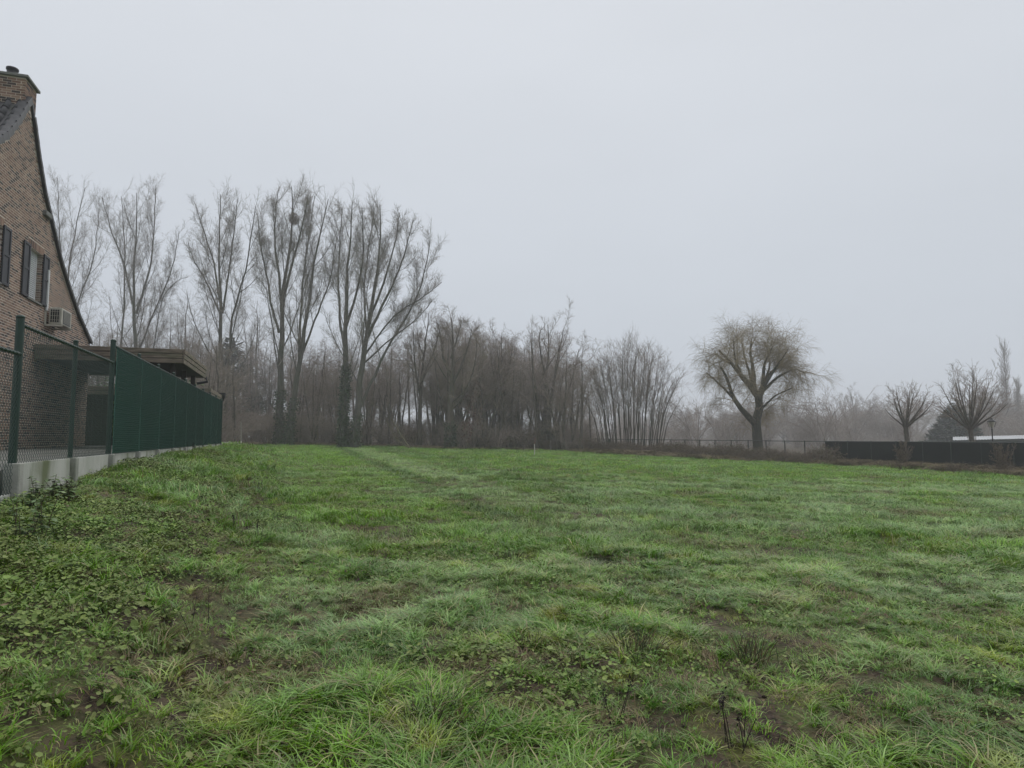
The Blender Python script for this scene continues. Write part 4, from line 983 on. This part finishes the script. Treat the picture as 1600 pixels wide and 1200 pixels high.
def lay(name, src, y0, y1, dens, kinds, smin, smax, keep=.0):
    x, y = field_points(y0, y1, dens); d = thin(x, y)
    ok = r.uniform(0, 1, len(x)) < np.maximum(d, keep); x, y, d = x[ok], y[ok], d[ok]
    n = len(x); z = gz(x, y)
    wind = fbm(x * .5, y * .5, 21, 2) * 12 + fbm(x * 1.9, y * 1.9, 22, 2) * 7
    rot = np.stack([r.normal(0, .08, n), r.normal(0, .08, n), wind + r.normal(0, 1., n)], -1)
    longp = sst(.48, .62, fbm(x * .9, y * .9, 25, 3)); lush = r.uniform(0, 1, n)
    a, b, c = kinds
    idx = np.where(lush < .28 + .5 * longp, a + r.integers(0, b, n), r.integers(0, a, n))
    if c: idx = np.where(r.uniform(0, 1, n) < .05 + .10 * longp, a + b + r.integers(0, c, n), idx)
    scl = r.uniform(smin, smax, n) * (.75 + .5 * longp) * (.7 + .4 * d)
    return scatter(name, np.stack([x, y, z], -1), rot, scl, idx, src)
tag(lay('meadow_grass', near_src, 2.2, 9.5, 180, (4, 3, 2), .65, 1.2, .4), 'near meadow grass, wet and tufty')
tag(lay('meadow_grass', mid_src, 9, 27, 40, (4, 3, 0), .75, 1.25, .2), 'short meadow grass in mid distance')
tag(lay('meadow_grass', far_src, 26, 70, 8, (4, 2, 0), .8, 1.2, .5), 'far meadow grass towards the wood')

# --- broad-leaved ground cover on the bank
m_leaf = M('ground_leaf', (.05, .09, .03), (.15, .17, .05), .8, .6, spec=.3, island=[(.07, .17, .016), (.11, .22, .022), (.16, .28, .04), (.22, .31, .06), (.085, .18, .025)], world=True)
m_dead = M('dead_leaf', (.12, .075, .045), rough=.8, island=[(.08, .05, .03), (.12, .08, .045), (.05, .035, .025), (.16, .12, .07)])
def leaf_cluster(nb, rad, size, mat, hmax=.07):
    a = np.linspace(0, 2 * np.pi, 7)[:-1]; mb = []
    Vs, Ts = [], []
    for i in range(nb):
        c = np.array([*(r.normal(0, rad * .5, 2)), r.uniform(.008, hmax)]); sz = r.uniform(*size)
        yaw = r.uniform(0, 6.28); tilt = r.normal(0, .38, 2)
        ring = np.stack([np.cos(a + yaw) * sz * (1 - .25 * (np.arange(6) == 0)), np.sin(a + yaw) * sz, np.zeros(6)], -1); ring *= r.uniform(.85, 1.1, (6, 1))
        ring[:, 2] = ring[:, 0] * tilt[0] + ring[:, 1] * tilt[1] + r.normal(0, .08, 6) * sz
        P = np.concatenate([[(0, 0, -.18 * sz)], ring]) + c; k = len(Vs) * 7
        Vs.append(P); Ts.append([(k, k + 1 + j, k + 1 + (j + 1) % 6) for j in range(6)])
    return mesh_obj('cluster', np.concatenate(Vs), np.concatenate(Ts), mat, None, False)
leaf_src = source('leaf_cluster', [leaf_cluster(30, .13, (.005, .012), m_leaf, .06), leaf_cluster(36, .15, (.007, .015), m_leaf, .085), leaf_cluster(26, .17, (.008, .021), m_leaf, .10), leaf_cluster(40, .2, (.005, .011), m_leaf, .05)])
dead_src = source('litter_cluster', [leaf_cluster(7, .22, (.006, .015), m_dead, .03) for _ in range(3)])
x, y = field_points(2.2, 20, 125); s_, L_ = SL(x, y)
pr = (.15 + .85 * sst(.42, .52, fbm(x * .55, y * .55, 71, 3))) * np.clip(sst(-.1, .5, L_) + .07 + .30 * (y < 5.5) * (x < .8) + .12 * (L_ > -.3), 0, 1)
ok = r.uniform(0, 1, len(x)) < pr; x, y = x[ok], y[ok]; n_ = len(x)
tag(scatter('ground_cover', np.stack([x, y, gz(x, y) + .005], -1), np.stack([r.normal(0, .1, n_), r.normal(0, .1, n_), r.uniform(0, 6.28, n_)], -1), r.uniform(.55, 1.15, n_) * (.7 + .7 * fbm(x * .9, y * .9, 77, 2)), r.integers(0, 4, n_), leaf_src), 'low round leaved ground cover on the bank')
x, y = field_points(2.2, 22, 14); ok = r.uniform(0, 1, len(x)) < .25 + .75 * (1 - thin(x, y)); x, y = x[ok], y[ok]; n_ = len(x)
tag(scatter('leaf_litter', np.stack([x, y, gz(x, y) + .012], -1), np.stack([0 * x, 0 * x, r.uniform(0, 6.28, n_)], -1), r.uniform(.7, 1.5, n_), r.integers(0, 3, n_), dead_src), 'scattered dead leaves and soil crumbs')

# --- straw: dead flattened grass lying on the bare patches
m_straw = M('dead_grass', (.16, .12, .06), rough=.75, island=[(.13, .095, .045), (.19, .145, .075), (.09, .068, .035), (.23, .19, .11)])
def straw(nb, rad, h, w): V, Q = blades(r, nb, rad, h, w, .8, reach=(1.2, 2.8), clump=4); return mesh_obj('straw', V, Q, m_straw, None, True)
straw_src = source('straw_tuft', [straw(60, .2, (.02, .06), (.003, .005)) for _ in range(3)])
x, y = field_points(2.2, 34, 22); s_, L_ = SL(x, y); p_ = np.maximum.reduce([.10 + .3 * (y < 5.5) + .25 * sst(.5, .66, fbm(x * 1.7, y * 1.7, 85, 2)), (1 - thin(x, y)) * (.25 + .75 * sst(.42, .58, fbm(x * .8, y * .8, 81, 3))), .5 * (np.exp(-((L_ + 4.5 - .25 * np.sin(s_ * .15)) / .25) ** 2) + np.exp(-((L_ + 6.1 - .25 * np.sin(s_ * .15)) / .25) ** 2)) * sst(8, 14, s_), .9 * np.exp(-((L_ - .95 - .3 * np.sin(s_ * .9)) / .35) ** 2) * sst(4, 6, s_) * (1 - sst(13, 19, s_)) * sst(.3, .5, fbm(x * .6, y * .6, 83, 2))]); ok = r.uniform(0, 1, len(x)) < p_; x, y = x[ok], y[ok]; n_ = len(x)
tag(scatter('dead_grass', np.stack([x, y, gz(x, y) + .005], -1), np.stack([r.normal(0, .1, n_), r.normal(0, .1, n_), r.uniform(0, 6.28, n_)], -1), r.uniform(.8, 1.5, n_), r.integers(0, 3, n_), straw_src), 'flattened straw coloured dead grass')

# --- undergrowth of the wood edge and brambles along the far fence
def shrub_mesh(seed, H, ns, droop, mat, leafm=None, nl=0, ls=.07):
    q = np.random.default_rng(seed); st = []
    for k in range(ns):
        a = q.uniform(0, 6.28); e = q.uniform(.25, .9) * H; h = H * q.uniform(.55, 1)
        st.append((np.array([(q.normal(0, .2), q.normal(0, .2), -.05), (math.cos(a) * e * .4, math.sin(a) * e * .4, h * .65), (math.cos(a) * e * .9, math.sin(a) * e * .9, h * (1 - droop * .3)), (math.cos(a) * e * 1.3, math.sin(a) * e * 1.3, h * (1 - droop))]), .014 + .004 * H, .007))
    sp = [dict(**{'from': [(0, 8, None)]}, t0=.2, t1=1, ang=45, sd=15, len=(.25, .5), fall=.3, trop=.04 - droop * .1, jit=.16, n=5, k=3, rr=.6, rmin=.008),
          dict(**{'from': [(1, 5, None)]}, t0=.1, t1=1, ang=45, sd=15, len=(.3, .6), fall=.3, trop=.02, jit=.2, n=3, k=3, rr=.7, rmin=.006, min=.2, tip=.6)]
    lv = grow(q, st, sp); lv = [(P, R, 3) for P, R, _ in lv]
    V, Q = wrap(lv); mi = [0] * len(Q); mats = [mat]
    if nl:
        C = np.concatenate([lv[2][0].reshape(-1, 3), lv[1][0].reshape(-1, 3)]); C = C[q.integers(0, len(C), nl)] + q.normal(0, .05, (nl, 3))
        V2, Q2 = quads(C, rand_unit(nl, q) * ls, rand_unit(nl, q) * ls * .8); Q2 = Q2 + len(V); V = np.concatenate([V, V2]); Q = np.concatenate([Q, Q2]); mi += [1] * nl; mats.append(leafm)
    return mesh_obj('shrub', V, Q, None, None, False, mats, mi)
under_src = source('thicket_shrub', [shrub_mesh(600 + i, 3.0, 12, .15, m_wtwig) for i in range(3)] + [shrub_mesh(610 + i, 2.0, 18, .5, m_cane, m_bramble, 500, .10) for i in range(2)])
bram_src = source('bramble_clump', [shrub_mesh(620 + i, 1.1, 14, .8, m_cane, m_bramble, 420, .085) for i in range(3)] + [shrub_mesh(630 + i, 1.0, 18, .7, m_cane) for i in range(2)])
n_ = 430; c_ = r.uniform(120, 925, n_); e = np.interp(c_, EDGE_C, EDGE_Y); Y = e + .8 + r.uniform(0, 1, n_) ** 1.3 * 38; x = (c_ - 800) / FPX * Y
sl = SL(x, Y); ok = ~((sl[1] > 2.4) & (sl[0] < 46)); x, Y, e = x[ok], Y[ok], e[ok]; n_ = len(x)
kind = np.where(Y < e + 3, r.integers(0, 5, n_), r.integers(0, 3, n_))
tag(scatter('undergrowth', np.stack([x, Y, gz(x, Y)], -1), np.stack([0 * x, 0 * x, r.uniform(0, 6.28, n_)], -1), r.uniform(.4, 1.15, n_) * (.5 + fbm(x * .25, Y * .25, 98, 2)), kind, under_src), 'tangled brown undergrowth along the foot of the wood')
n_ = 560; c_ = r.uniform(880, 1720, n_); Y = r.uniform(115, 300, n_); x = (c_ - 800) / FPX * Y
tag(scatter('far_thicket', np.stack([x, Y, gz(x, Y) - .2], -1), np.stack([0 * x, 0 * x, r.uniform(0, 6.28, n_)], -1), r.uniform(.9, 2.5, n_) * (.1 + 1.9 * fbm(x * .09, Y * .09, 99, 2) ** 1.6), r.integers(0, 3, n_), under_src), 'misty thicket far beyond the wire fence')
FA, FB = np.array([4.3, 75.]), np.array([29.2, 38.])
def fence_pt(t): return FA + (FB - FA) * t
fn = np.array([-(FB - FA)[1], (FB - FA)[0]]); fn = fn / np.linalg.norm(fn)
if fn[1] > 0: fn = -fn                           # towards the meadow
n_ = 520; t = r.uniform(-.05, 1.5, n_); off = r.uniform(.3, 3.4, n_); P = np.array([fence_pt(a) for a in t]) + fn[None] * off[:, None]
x, Y = P[:, 0], P[:, 1]; ok = Y > edge_y(x, Y) - .3; x, Y, off = x[ok], Y[ok], off[ok]; n_ = len(x)
blk = x / Y > .47
tag(scatter('bramble_thicket', np.stack([x, Y, gz(x, Y) - .05], -1), np.stack([0 * x, 0 * x, r.uniform(0, 6.28, n_)], -1), r.uniform(.45, 1.0, n_) * np.where(blk, .5, 1) * (.6 + .8 * fbm(x * .5, Y * .5, 97, 2)), r.integers(0, 5, n_), bram_src), 'brown and green brambles sprawling at the foot of the far fence')
rough_src = source('rough_tuft', [straw(90, .45, (.12, .3), (.012, .02)) for _ in range(3)])
n_ = 2600; c_ = r.uniform(330, 2100, n_); e = np.interp(c_, EDGE_C, EDGE_Y); Y = e + r.uniform(-.3, 2.6, n_); x = (c_ - 800) / FPX * Y
keep = r.uniform(0, 1, n_) < np.where(c_ > 900, .8, .25 + .6 * (fbm(x * .4, Y * .4, 91) > .55)); x, Y = x[keep], Y[keep]; n_ = len(x)
tag(scatter('rough_grass', np.stack([x, Y, gz(x, Y)], -1), np.stack([0 * x, 0 * x, r.uniform(0, 6.28, n_)], -1), r.uniform(.6, 1.3, n_), r.integers(0, 3, n_), rough_src), 'rough dead grass along the meadow edge')

# ================================================================== FAR FENCE WITH BLACK SCREEN
TOPZ = 1.25
m_fpost = M('dark_fence_steel', (.02, .028, .025), rough=.5)
m_blackcloth = M('black_screen_cloth', (.005, .006, .008), (.009, .010, .012), .8, .85, .5, 60, spec=.15)
FLEN = np.linalg.norm(FB - FA); fyaw = math.atan2((FB - FA)[1], (FB - FA)[0]); SPF = 1.63
wf = empty('wire_fence', (FA[0], FA[1], 0), fyaw); tag(wf, 'long low wire fence with black screen cloth along its right half', 'fence')
V, Q = chain(SPF, 1.5, .09, .0025); wm = None
nb_f = int(FLEN * 1.5 / SPF); s_black = None
for i in range(-3, nb_f):
    a = i * SPF; x0, y0 = fence_pt(a / FLEN); zg = g1(x0, y0); topz = TOPZ + .12 * max(0, 1 - a / 30)
    MB().tube([(a, 0, zg - .2), (a, 0, topz + .05)], .042, 6).build('post', m_fpost, wf, True)
    MB().tube([(a, 0, topz), (a + SPF, 0, TOPZ + .12 * max(0, 1 - (a + SPF) / 30))], .03, 5).build('top_rail', m_fpost, wf)
    if x0 / y0 < .468:
        if wm is None: wm = mesh_obj('wire_mesh', V, Q, m_fpost, wf); o = wm
        else: o = wm.copy(); COL.objects.link(o)
        o.location = (a, 0, topz - 1.5)
    else:
        uu = np.linspace(a, a + SPF, 11); vv = np.linspace(zg - .1, topz - .01, 9); U, Vv = np.meshgrid(uu, vv)
        X = np.stack([U, -.03 + .03 * (fbm(U * 2, Vv * 2, 95) - .5), Vv], -1); jj = np.arange(99).reshape(9, 11)
        mesh_obj('screen', X.reshape(-1, 3), np.stack([jj[:-1, :-1], jj[:-1, 1:], jj[1:, 1:], jj[1:, :-1]], -1).reshape(-1, 4), m_blackcloth, wf, True)

# dead shrubs standing against the black screen
for i, (cx, Y, lb) in enumerate(((1408, 42.6, 'dead brown shrub against the black screen under the smaller pollard'), (1562, 37.2, 'dead brown shrub against the black screen near the lantern'))):
    q = np.random.default_rng(700 + i); bx = (cx - 800) / FPX * Y; st = []
    for k in range(16): a = q.uniform(0, 6.28); e = q.uniform(.1, .75); st.append((np.array([(q.normal(0, .2), q.normal(0, .1), -.05), (math.cos(a) * e * .6, math.sin(a) * e * .3, .7), (math.cos(a) * e, math.sin(a) * e * .4, q.uniform(.9, 1.7))]), .013, .005))
    lv = grow(q, st, SLIM[:2]); pts = lv[-1][0][:, -1]
    make_tree('dead_shrub', lb, 'shrub', (bx, Y, g1(bx, Y)), [(P, R_, 3) for P, R_, _ in lv], 1, bark=m_cane, twig=m_cane, leaves=pts[::4], leaf_m=m_dead, leaf_size=.09)
# street lantern
Y = 50; lb = at(1551, 690, Y); lx = lb[0]; lz = g1(lx, Y); top = at(1551, 652, Y)[2] - lz
lamp = empty('street_lamp', (lx, Y, lz)); tag(lamp, 'old fashioned lantern on a dark post behind the black screen', 'street lamp')
m_lampmetal = M('lamp_metal', (.03, .032, .032), rough=.45, spec=.5)
m_lampglass = M('lamp_glass', (.45, .42, .33), rough=.25, spec=.5)
hh = top - .85
MB().lathe([(.09, 0), (.09, .5), (.06, .55), (.045, .7), (.04, hh - .1), (.07, hh - .08), (.07, hh - .02), (.03, hh), (.03, hh + .08), (.1, hh + .1), (0, hh + .1)], 12).build('pole', m_lampmetal, lamp, True)
lan = MB()
for k in range(4):
    a = math.pi / 4 + k * math.pi / 2; lan.tube([(math.cos(a) * .15, math.sin(a) * .15, hh + .1), (math.cos(a) * .29, math.sin(a) * .29, hh + .52)], .016, 5)
fr = lan.build('lantern_frame', m_lampmetal, lamp)
MB().lathe([(.14, hh + .1), (.27, hh + .51)], 4).build('lantern_glass', m_lampglass, fr)
MB().lathe([(.34, hh + .5), (.36, hh + .54), (.2, hh + .66), (.12, hh + .7), (.12, hh + .76), (.05, hh + .8), (0, hh + .85)], 4).build('lantern_cap', m_lampmetal, fr)

# low building with a pale sheet roof
Y = 72
pa, pb_ = at(1494, 689.5, Y), at(1640, 689.5, Y - 6); bl = empty('low_building', (pa[0], Y, -.7), -math.atan(.667)); tag(bl, 'low flat building with a pale sheet roof behind the black screen', 'building')
wv = MB(); w_ = 20.; rz = at(1600, 681, Y)[2] + .7; ez = at(1500, 688, Y)[2] + .7
wv.add([(0, 0, 0), (w_, 0, 0), (w_, 8, 0), (0, 8, 0), (0, 0, ez), (w_, 0, ez), (w_, 8, ez + .3), (0, 8, ez + .3)], [(0, 1, 5, 4), (1, 2, 6, 5), (2, 3, 7, 6), (3, 0, 4, 7)])
wv.build('wall', M('pale_render', (.5, .5, .48), rough=.8), bl)
uu = np.linspace(-.3, w_ + .3, 161); zc = .03 * np.cos(np.arange(161) * np.pi)
Xr = []
for v_ in (0, 1):
    for u_, z_ in zip(uu, zc): Xr.append((u_, -.4 + 9 * v_, ez + z_ + .02 + (rz - ez) * max(0, u_) / 9.5 * .6 + .35 * v_))
mesh_obj('roof', Xr, [(i, i + 1, 161 + i + 1, 161 + i) for i in range(160)], M('pale_sheet_roof', (.40, .41, .42), (.30, .31, .32), .6, .6), bl)
MB().box((-.3, -.46, ez - .16), (w_ * .35, -.42, ez - .02)).build('eave_board', m_fpost, bl)

# ================================================================== SMALL THINGS
# marker stakes
def stake(px, py, ptop, label, mlow, mhigh, rad, lean=0, frac=.5, Y=None):
    if Y is None: x, y = on_ground(px, py)
    else: y = Y; x = ray(px, py)[0] * y
    z = g1(x, y); H = at(px, ptop, y)[2] - z; root = empty('marker_stake', (x, y, z)); tag(root, label, 'stake')
    pts = [(lean * t * H + .03 * math.sin(t * 7), 0, t * H) for t in (-.05, .15, .3, frac)]
    MB().tube(pts, rad, 7).build('lower_shaft', mlow, root, True)
    MB().tube([pts[-1], (lean * .75 * H + .02, 0, .75 * H), (lean * H, 0, H)], rad * .85, 7).build('upper_shaft', mhigh, root, True)
m_stw = M('white_stake', (.55, .53, .48), (.4, .38, .33), 8, .7); m_str = M('reddish_stake', (.17, .07, .055), (.11, .06, .05), 8, .7); m_stg = M('grey_stake', (.28, .26, .23), (.2, .19, .16), 8, .8)
stake(834.5, 712, 683, 'thin crooked marker stake, white below and reddish above, standing in the meadow', m_stw, m_str, .035, .06, .62)
stake(376, 693, 660, 'slim pale stake with a white foot standing past the green fence end', m_stw, m_stg, .03, -.02, .3, Y=40)
stake(860, 702, 688, 'short grey wooden post at the start of the wire fence', m_stg, m_stg, .1, 0, .6, Y=68)
# fallen pale branch at the wood edge
r = np.random.default_rng(77); a = at(612, 655, 61); b_ = at(640, 697, 60.5); x0 = b_[0]; z0 = g1(b_[0], 60.5)
st = [(np.array([(0, 0, .1), (a[0] - b_[0]) * np.array([.5, 0, 0]) + (0, .2, (a[2] - z0) * .5), (a[0] - b_[0], .5, a[2] - z0)]), .07, .02), (np.array([(0, 0, .1), (-1.2, .2, .8), (-2.2, .3, 2.6)]), .05, .015)]
lv = grow(r, st, SLIM[:2]); V, Q = wrap(lv); o = mesh_obj('fallen_branch', V, Q, M('pale_branch', (.2, .17, .11), (.13, .12, .07), 3, .8)); o.location = (x0, 60.5, z0); tag(o, 'pale broken branch leaning down at the wood edge onto dead grass', 'branch')

# rush tussocks: dark stiff stubble in the meadow
m_rush = M('rush_stem', (.03, .035, .02), rough=.7, island=[(.03, .035, .02), (.05, .075, .03), (.08, .06, .035), (.15, .10, .055), (.045, .08, .03), (.1, .085, .04)])
def rush(px, py, n, h, rad, label):
    x, y = on_ground(px, py); q = np.random.default_rng(px); h *= .75
    B = q.normal(0, rad, (n, 2)); T = B * .5 + q.normal(0, h * .28, (n, 2)); H = q.uniform(.35, 1, n) * h
    P = np.stack([np.stack([B[:, 0], B[:, 1], np.full(n, -.02)], -1), np.stack([B[:, 0] + T[:, 0] * .45, B[:, 1] + T[:, 1] * .45, H * .55], -1), np.stack([B[:, 0] + T[:, 0], B[:, 1] + T[:, 1], H], -1)], 1)
    V, Q = tubes(P, np.full((n, 1), .0024) * np.array([1.1, 1, .5]), 4); o = mesh_obj('rush_tussock', V, Q, m_rush); o.location = (x, y, g1(x, y)); tag(o, label, 'rush tussock', 'dark rush tussocks in the meadow')
for a in ((800, 876, 90, .2, .09, 'dark stubby rush tussock standing alone in mid meadow above the centre'),
          (825, 1012, 70, .16, .06, 'small upright rush tussock on the brown patch at centre foreground'),
          (995, 1022, 90, .26, .09, 'tall loose rush tussock right of the small one in the foreground'),
          (668, 1135, 190, .2, .11, 'broad brown based rush tussock nearest the camera, bottom centre'),
          (500, 862, 60, .2, .12, 'sparse dark rush tussock at the foot of the bank'),
          (1170, 1030, 70, .28, .07, 'green tinged rush tussock right of centre foreground'),
          (905, 772, 70, .22, .14, 'straw tinted rush tussock out in the mid meadow, smallest of all')): rush(*a)
# dead stalks with seed heads
m_stalk = M('dead_stalk', (.018, .014, .012), (.03, .022, .018), 10, .8)
def stalks(px, py, n, h, spread, heads, name, label, group):
    x, y = on_ground(px, py); q = np.random.default_rng(px + 5); root = empty(name, (x, y, g1(x, y))); tag(root, label, 'weed', group)
    for k in range(n):
        b_ = q.normal(0, spread, 2); t_ = b_ + q.normal(0, h * .16, 2); H = h * q.uniform(.6, 1)
        s_ = MB().tube([(b_[0], b_[1], -.02), (*(b_ * .5 + t_ * .5), H * .5), (t_[0], t_[1], H)], [.0032, .0026, .002], 5).build('stem', m_stalk, root)
        if heads and k % 2 == 0:
            C = q.normal(0, 1, (26, 3)) * np.array([.008, .008, .022]) + (t_[0], t_[1], H); V, Q = quads(C, rand_unit(26, q) * .016, rand_unit(26, q) * .016); mesh_obj('seed_head', V, Q, m_stalk, s_)
G_ = 'dead dark weed stalks'
for a in ((960, 1130, 3, .24, .03, 1, 'dead_weed', 'pair of black stalks with a drooping seed head, bottom centre right', G_), (1150, 1165, 6, .25, .07, 1, 'dead_weed', 'group of black stalks, nearest the bottom edge, right of centre', G_),
          (398, 848, 5, .32, .05, 1, 'dead_weed', 'dark withered dock with clumped heads on the bank shoulder', G_), (368, 835, 4, .26, .04, 1, 'dead_weed', 'smaller withered dock just left of the clumped one on the bank', G_), (293, 715, 6, .35, .06, 1, 'dead_weed', 'dark withered dock in front of the green screen footing', G_), (408, 775, 5, .3, .08, 1, 'dead_weed', 'dark dock pair far up the bank edge', G_),
          (280, 995, 6, .24, .16, 0, 'dead_weed', 'thin black stems scattered in the leafy bank near bottom left', G_)): stalks(*a)
# nettles by the footing
m_nettle = M('nettle_leaf', (.05, .09, .03), rough=.5, island=[(.07, .13, .035), (.10, .17, .05), (.14, .20, .07)])
def nettle(px, py, n, h, spread, label):
    x, y = on_ground(px, py); q = np.random.default_rng(px + 9); root = empty('nettle', (x, y, g1(x, y))); tag(root, label, 'weed', 'green nettles on the bank')
    sm = MB(); C = []; U = []
    for k in range(n):
        b_ = q.normal(0, spread, 2); t_ = b_ + q.normal(0, h * .25, 2); H = h * q.uniform(.55, 1); sm.tube([(b_[0], b_[1], -.02), (*(b_ * .5 + t_ * .5), H * .55), (t_[0], t_[1], H)], [.004, .0035, .002], 5)
        for j in range(9):
            f = .25 + .75 * j / 8
            for g_ in range(2):
                a = q.uniform(0, 6.28); C.append((*(b_ * (1 - f) + t_ * f), H * f)); U.append(np.array([math.cos(a), math.sin(a), q.uniform(-.5, .3)]) * (.075 - .03 * f) * q.uniform(.8, 1.3))
    sm.build('stem', m_cane, root); C = np.array(C); U = np.array(U); S = np.cross(U, (0, 0, 1)) * .75 + q.normal(0, .006, U.shape); V, Q = quads(C, U, S); mesh_obj('leaves', V, Q, m_nettle, root)
nettle(88, 782, 26, .3, .14, 'bushy nettle clump against the stepped concrete footing'); nettle(50, 795, 7, .22, .04, 'small nettle beside the tall concrete foot'); nettle(40, 845, 9, .42, .10, 'thin yellow green nettle with bare stems at the left edge')
nettle(285, 700, 5, .35, .06, 'single leafy nettle in front of the green screen')
# garden shrub and hedge seen through the wire
def shrub(name, s_, L_, H, w, seed, label, mat):
    q = np.random.default_rng(seed); x, y = XY(s_, L_); root = empty(name, (x, y, 1.26)); tag(root, label, 'shrub'); n = 2600
    d = rand_unit(n, q); rr_ = q.uniform(.55, 1, (n, 1)) * (1 + .3 * (vnoise(d[:, 0] * 3 + 7, d[:, 2] * 3 + d[:, 1] * 2, seed)[:, None] - .5)); C = d * rr_ * np.array([w, w, H * .5]) + (0, 0, H * .52)
    V, Q = quads(C, rand_unit(n, q) * .13, rand_unit(n, q) * .09); mesh_obj('foliage', V, Q, mat, root)
    m = MB()
    for k in range(5): a = k * 1.3; m.tube([(0, 0, 0), (math.cos(a) * w * .4, math.sin(a) * w * .4, H * .6)], .025, 5)
    m.build('stem', m_wbark, root)
shrub('garden_shrub', 22.6, 4.6, 1.5, .55, 401, 'round bright green shrub seen through the wire under the carport', m_nettle)
shrub('garden_shrub', 29, 8.5, 2.6, 1.6, 402, 'large dark shrub behind the carport posts', m_ivy)
shrub('garden_hedge', 36, 6.5, 3.4, 3.0, 403, 'dull green garden hedge closing the view under the carport', m_nettle)
shrub('garden_hedge', 37, 11.5, 3.2, 3.2, 404, 'darker garden hedge to the left of the dull green one', m_ivy)
# shallow puddles
m_puddle = M('puddle_water', (.03, .03, .026), rough=.04, spec=.6)
for (x, y, w, zc), lb in zip(PUDDLES, ('small muddy puddle shining in the centre of the meadow', 'shallow wet puddle beside the bare earth patch')):
    a = np.linspace(0, 2 * np.pi, 25)[:-1]; rad = w * 1.15; z = zc - .028
    V = np.concatenate([[(x, y, z)], np.stack([x + np.cos(a) * rad, y + np.sin(a) * rad * 1.55, np.full(24, z)], -1)]); o = mesh_obj('puddle', V, np.array([(0, 1 + i, 1 + (i + 1) % 24) for i in range(24)]), m_puddle); tag(o, kind='structure')
# clods of earth
m_clod = M('earth_clod', (.035, .026, .018), (.055, .04, .028), 12, .95, .6, 40)
n_ = 500; x, y = field_points(2.4, 14, 60); ok = r.uniform(0, 1, len(x)) < (1 - thin(x, y)) ** 1.3; x, y = x[ok], y[ok]
def clod():
    ico = rand_unit(26, r) ; V = []; k = 6; rows = 4; 
    for i in range(rows):
        ph = -np.pi / 2 + np.pi * (i + .5) / rows
        for j in range(k): a = j * 2 * np.pi / k; V.append(np.array([math.cos(a) * math.cos(ph), math.sin(a) * math.cos(ph), .6 * math.sin(ph)]) * .028 * r.uniform(.5, 1.4))
    Q = [(i * k + j, i * k + (j + 1) % k, (i + 1) * k + (j + 1) % k, (i + 1) * k + j) for i in range(rows - 1) for j in range(k)]
    return mesh_obj('clod', V, Q, m_clod, None, True)
clod_src = source('earth_clod', [clod() for _ in range(3)])
tag(scatter('soil_clods', np.stack([x, y, gz(x, y) + .005], -1), np.stack([r.normal(0, .3, len(x)), r.normal(0, .3, len(x)), r.uniform(0, 6.28, len(x))], -1), r.uniform(.1, .75, len(x)) ** 1.4, r.integers(0, 3, len(x)), clod_src), 'small dark earth clods on bare patches')

# ================================================================== HAZE
hz = MB().box((-1000, -1000, float(GZ.min()) - 1), (1000, 1000, 34)).build('haze', None); tag(hz, kind='stuff')
mh = bpy.data.materials.new('mist'); mh.use_nodes = True; n, l = mh.node_tree.nodes, mh.node_tree.links
n.remove(n['Principled BSDF']); pv = n.new('ShaderNodeVolumePrincipled'); pv.inputs['Color'].default_value = (.93, .95, .98, 1); pv.inputs['Density'].default_value = HAZE_DENSITY; pv.inputs['Anisotropy'].default_value = .25
l.new(pv.outputs[0], n['Material Output'].inputs['Volume']); hz.data.materials.append(mh)
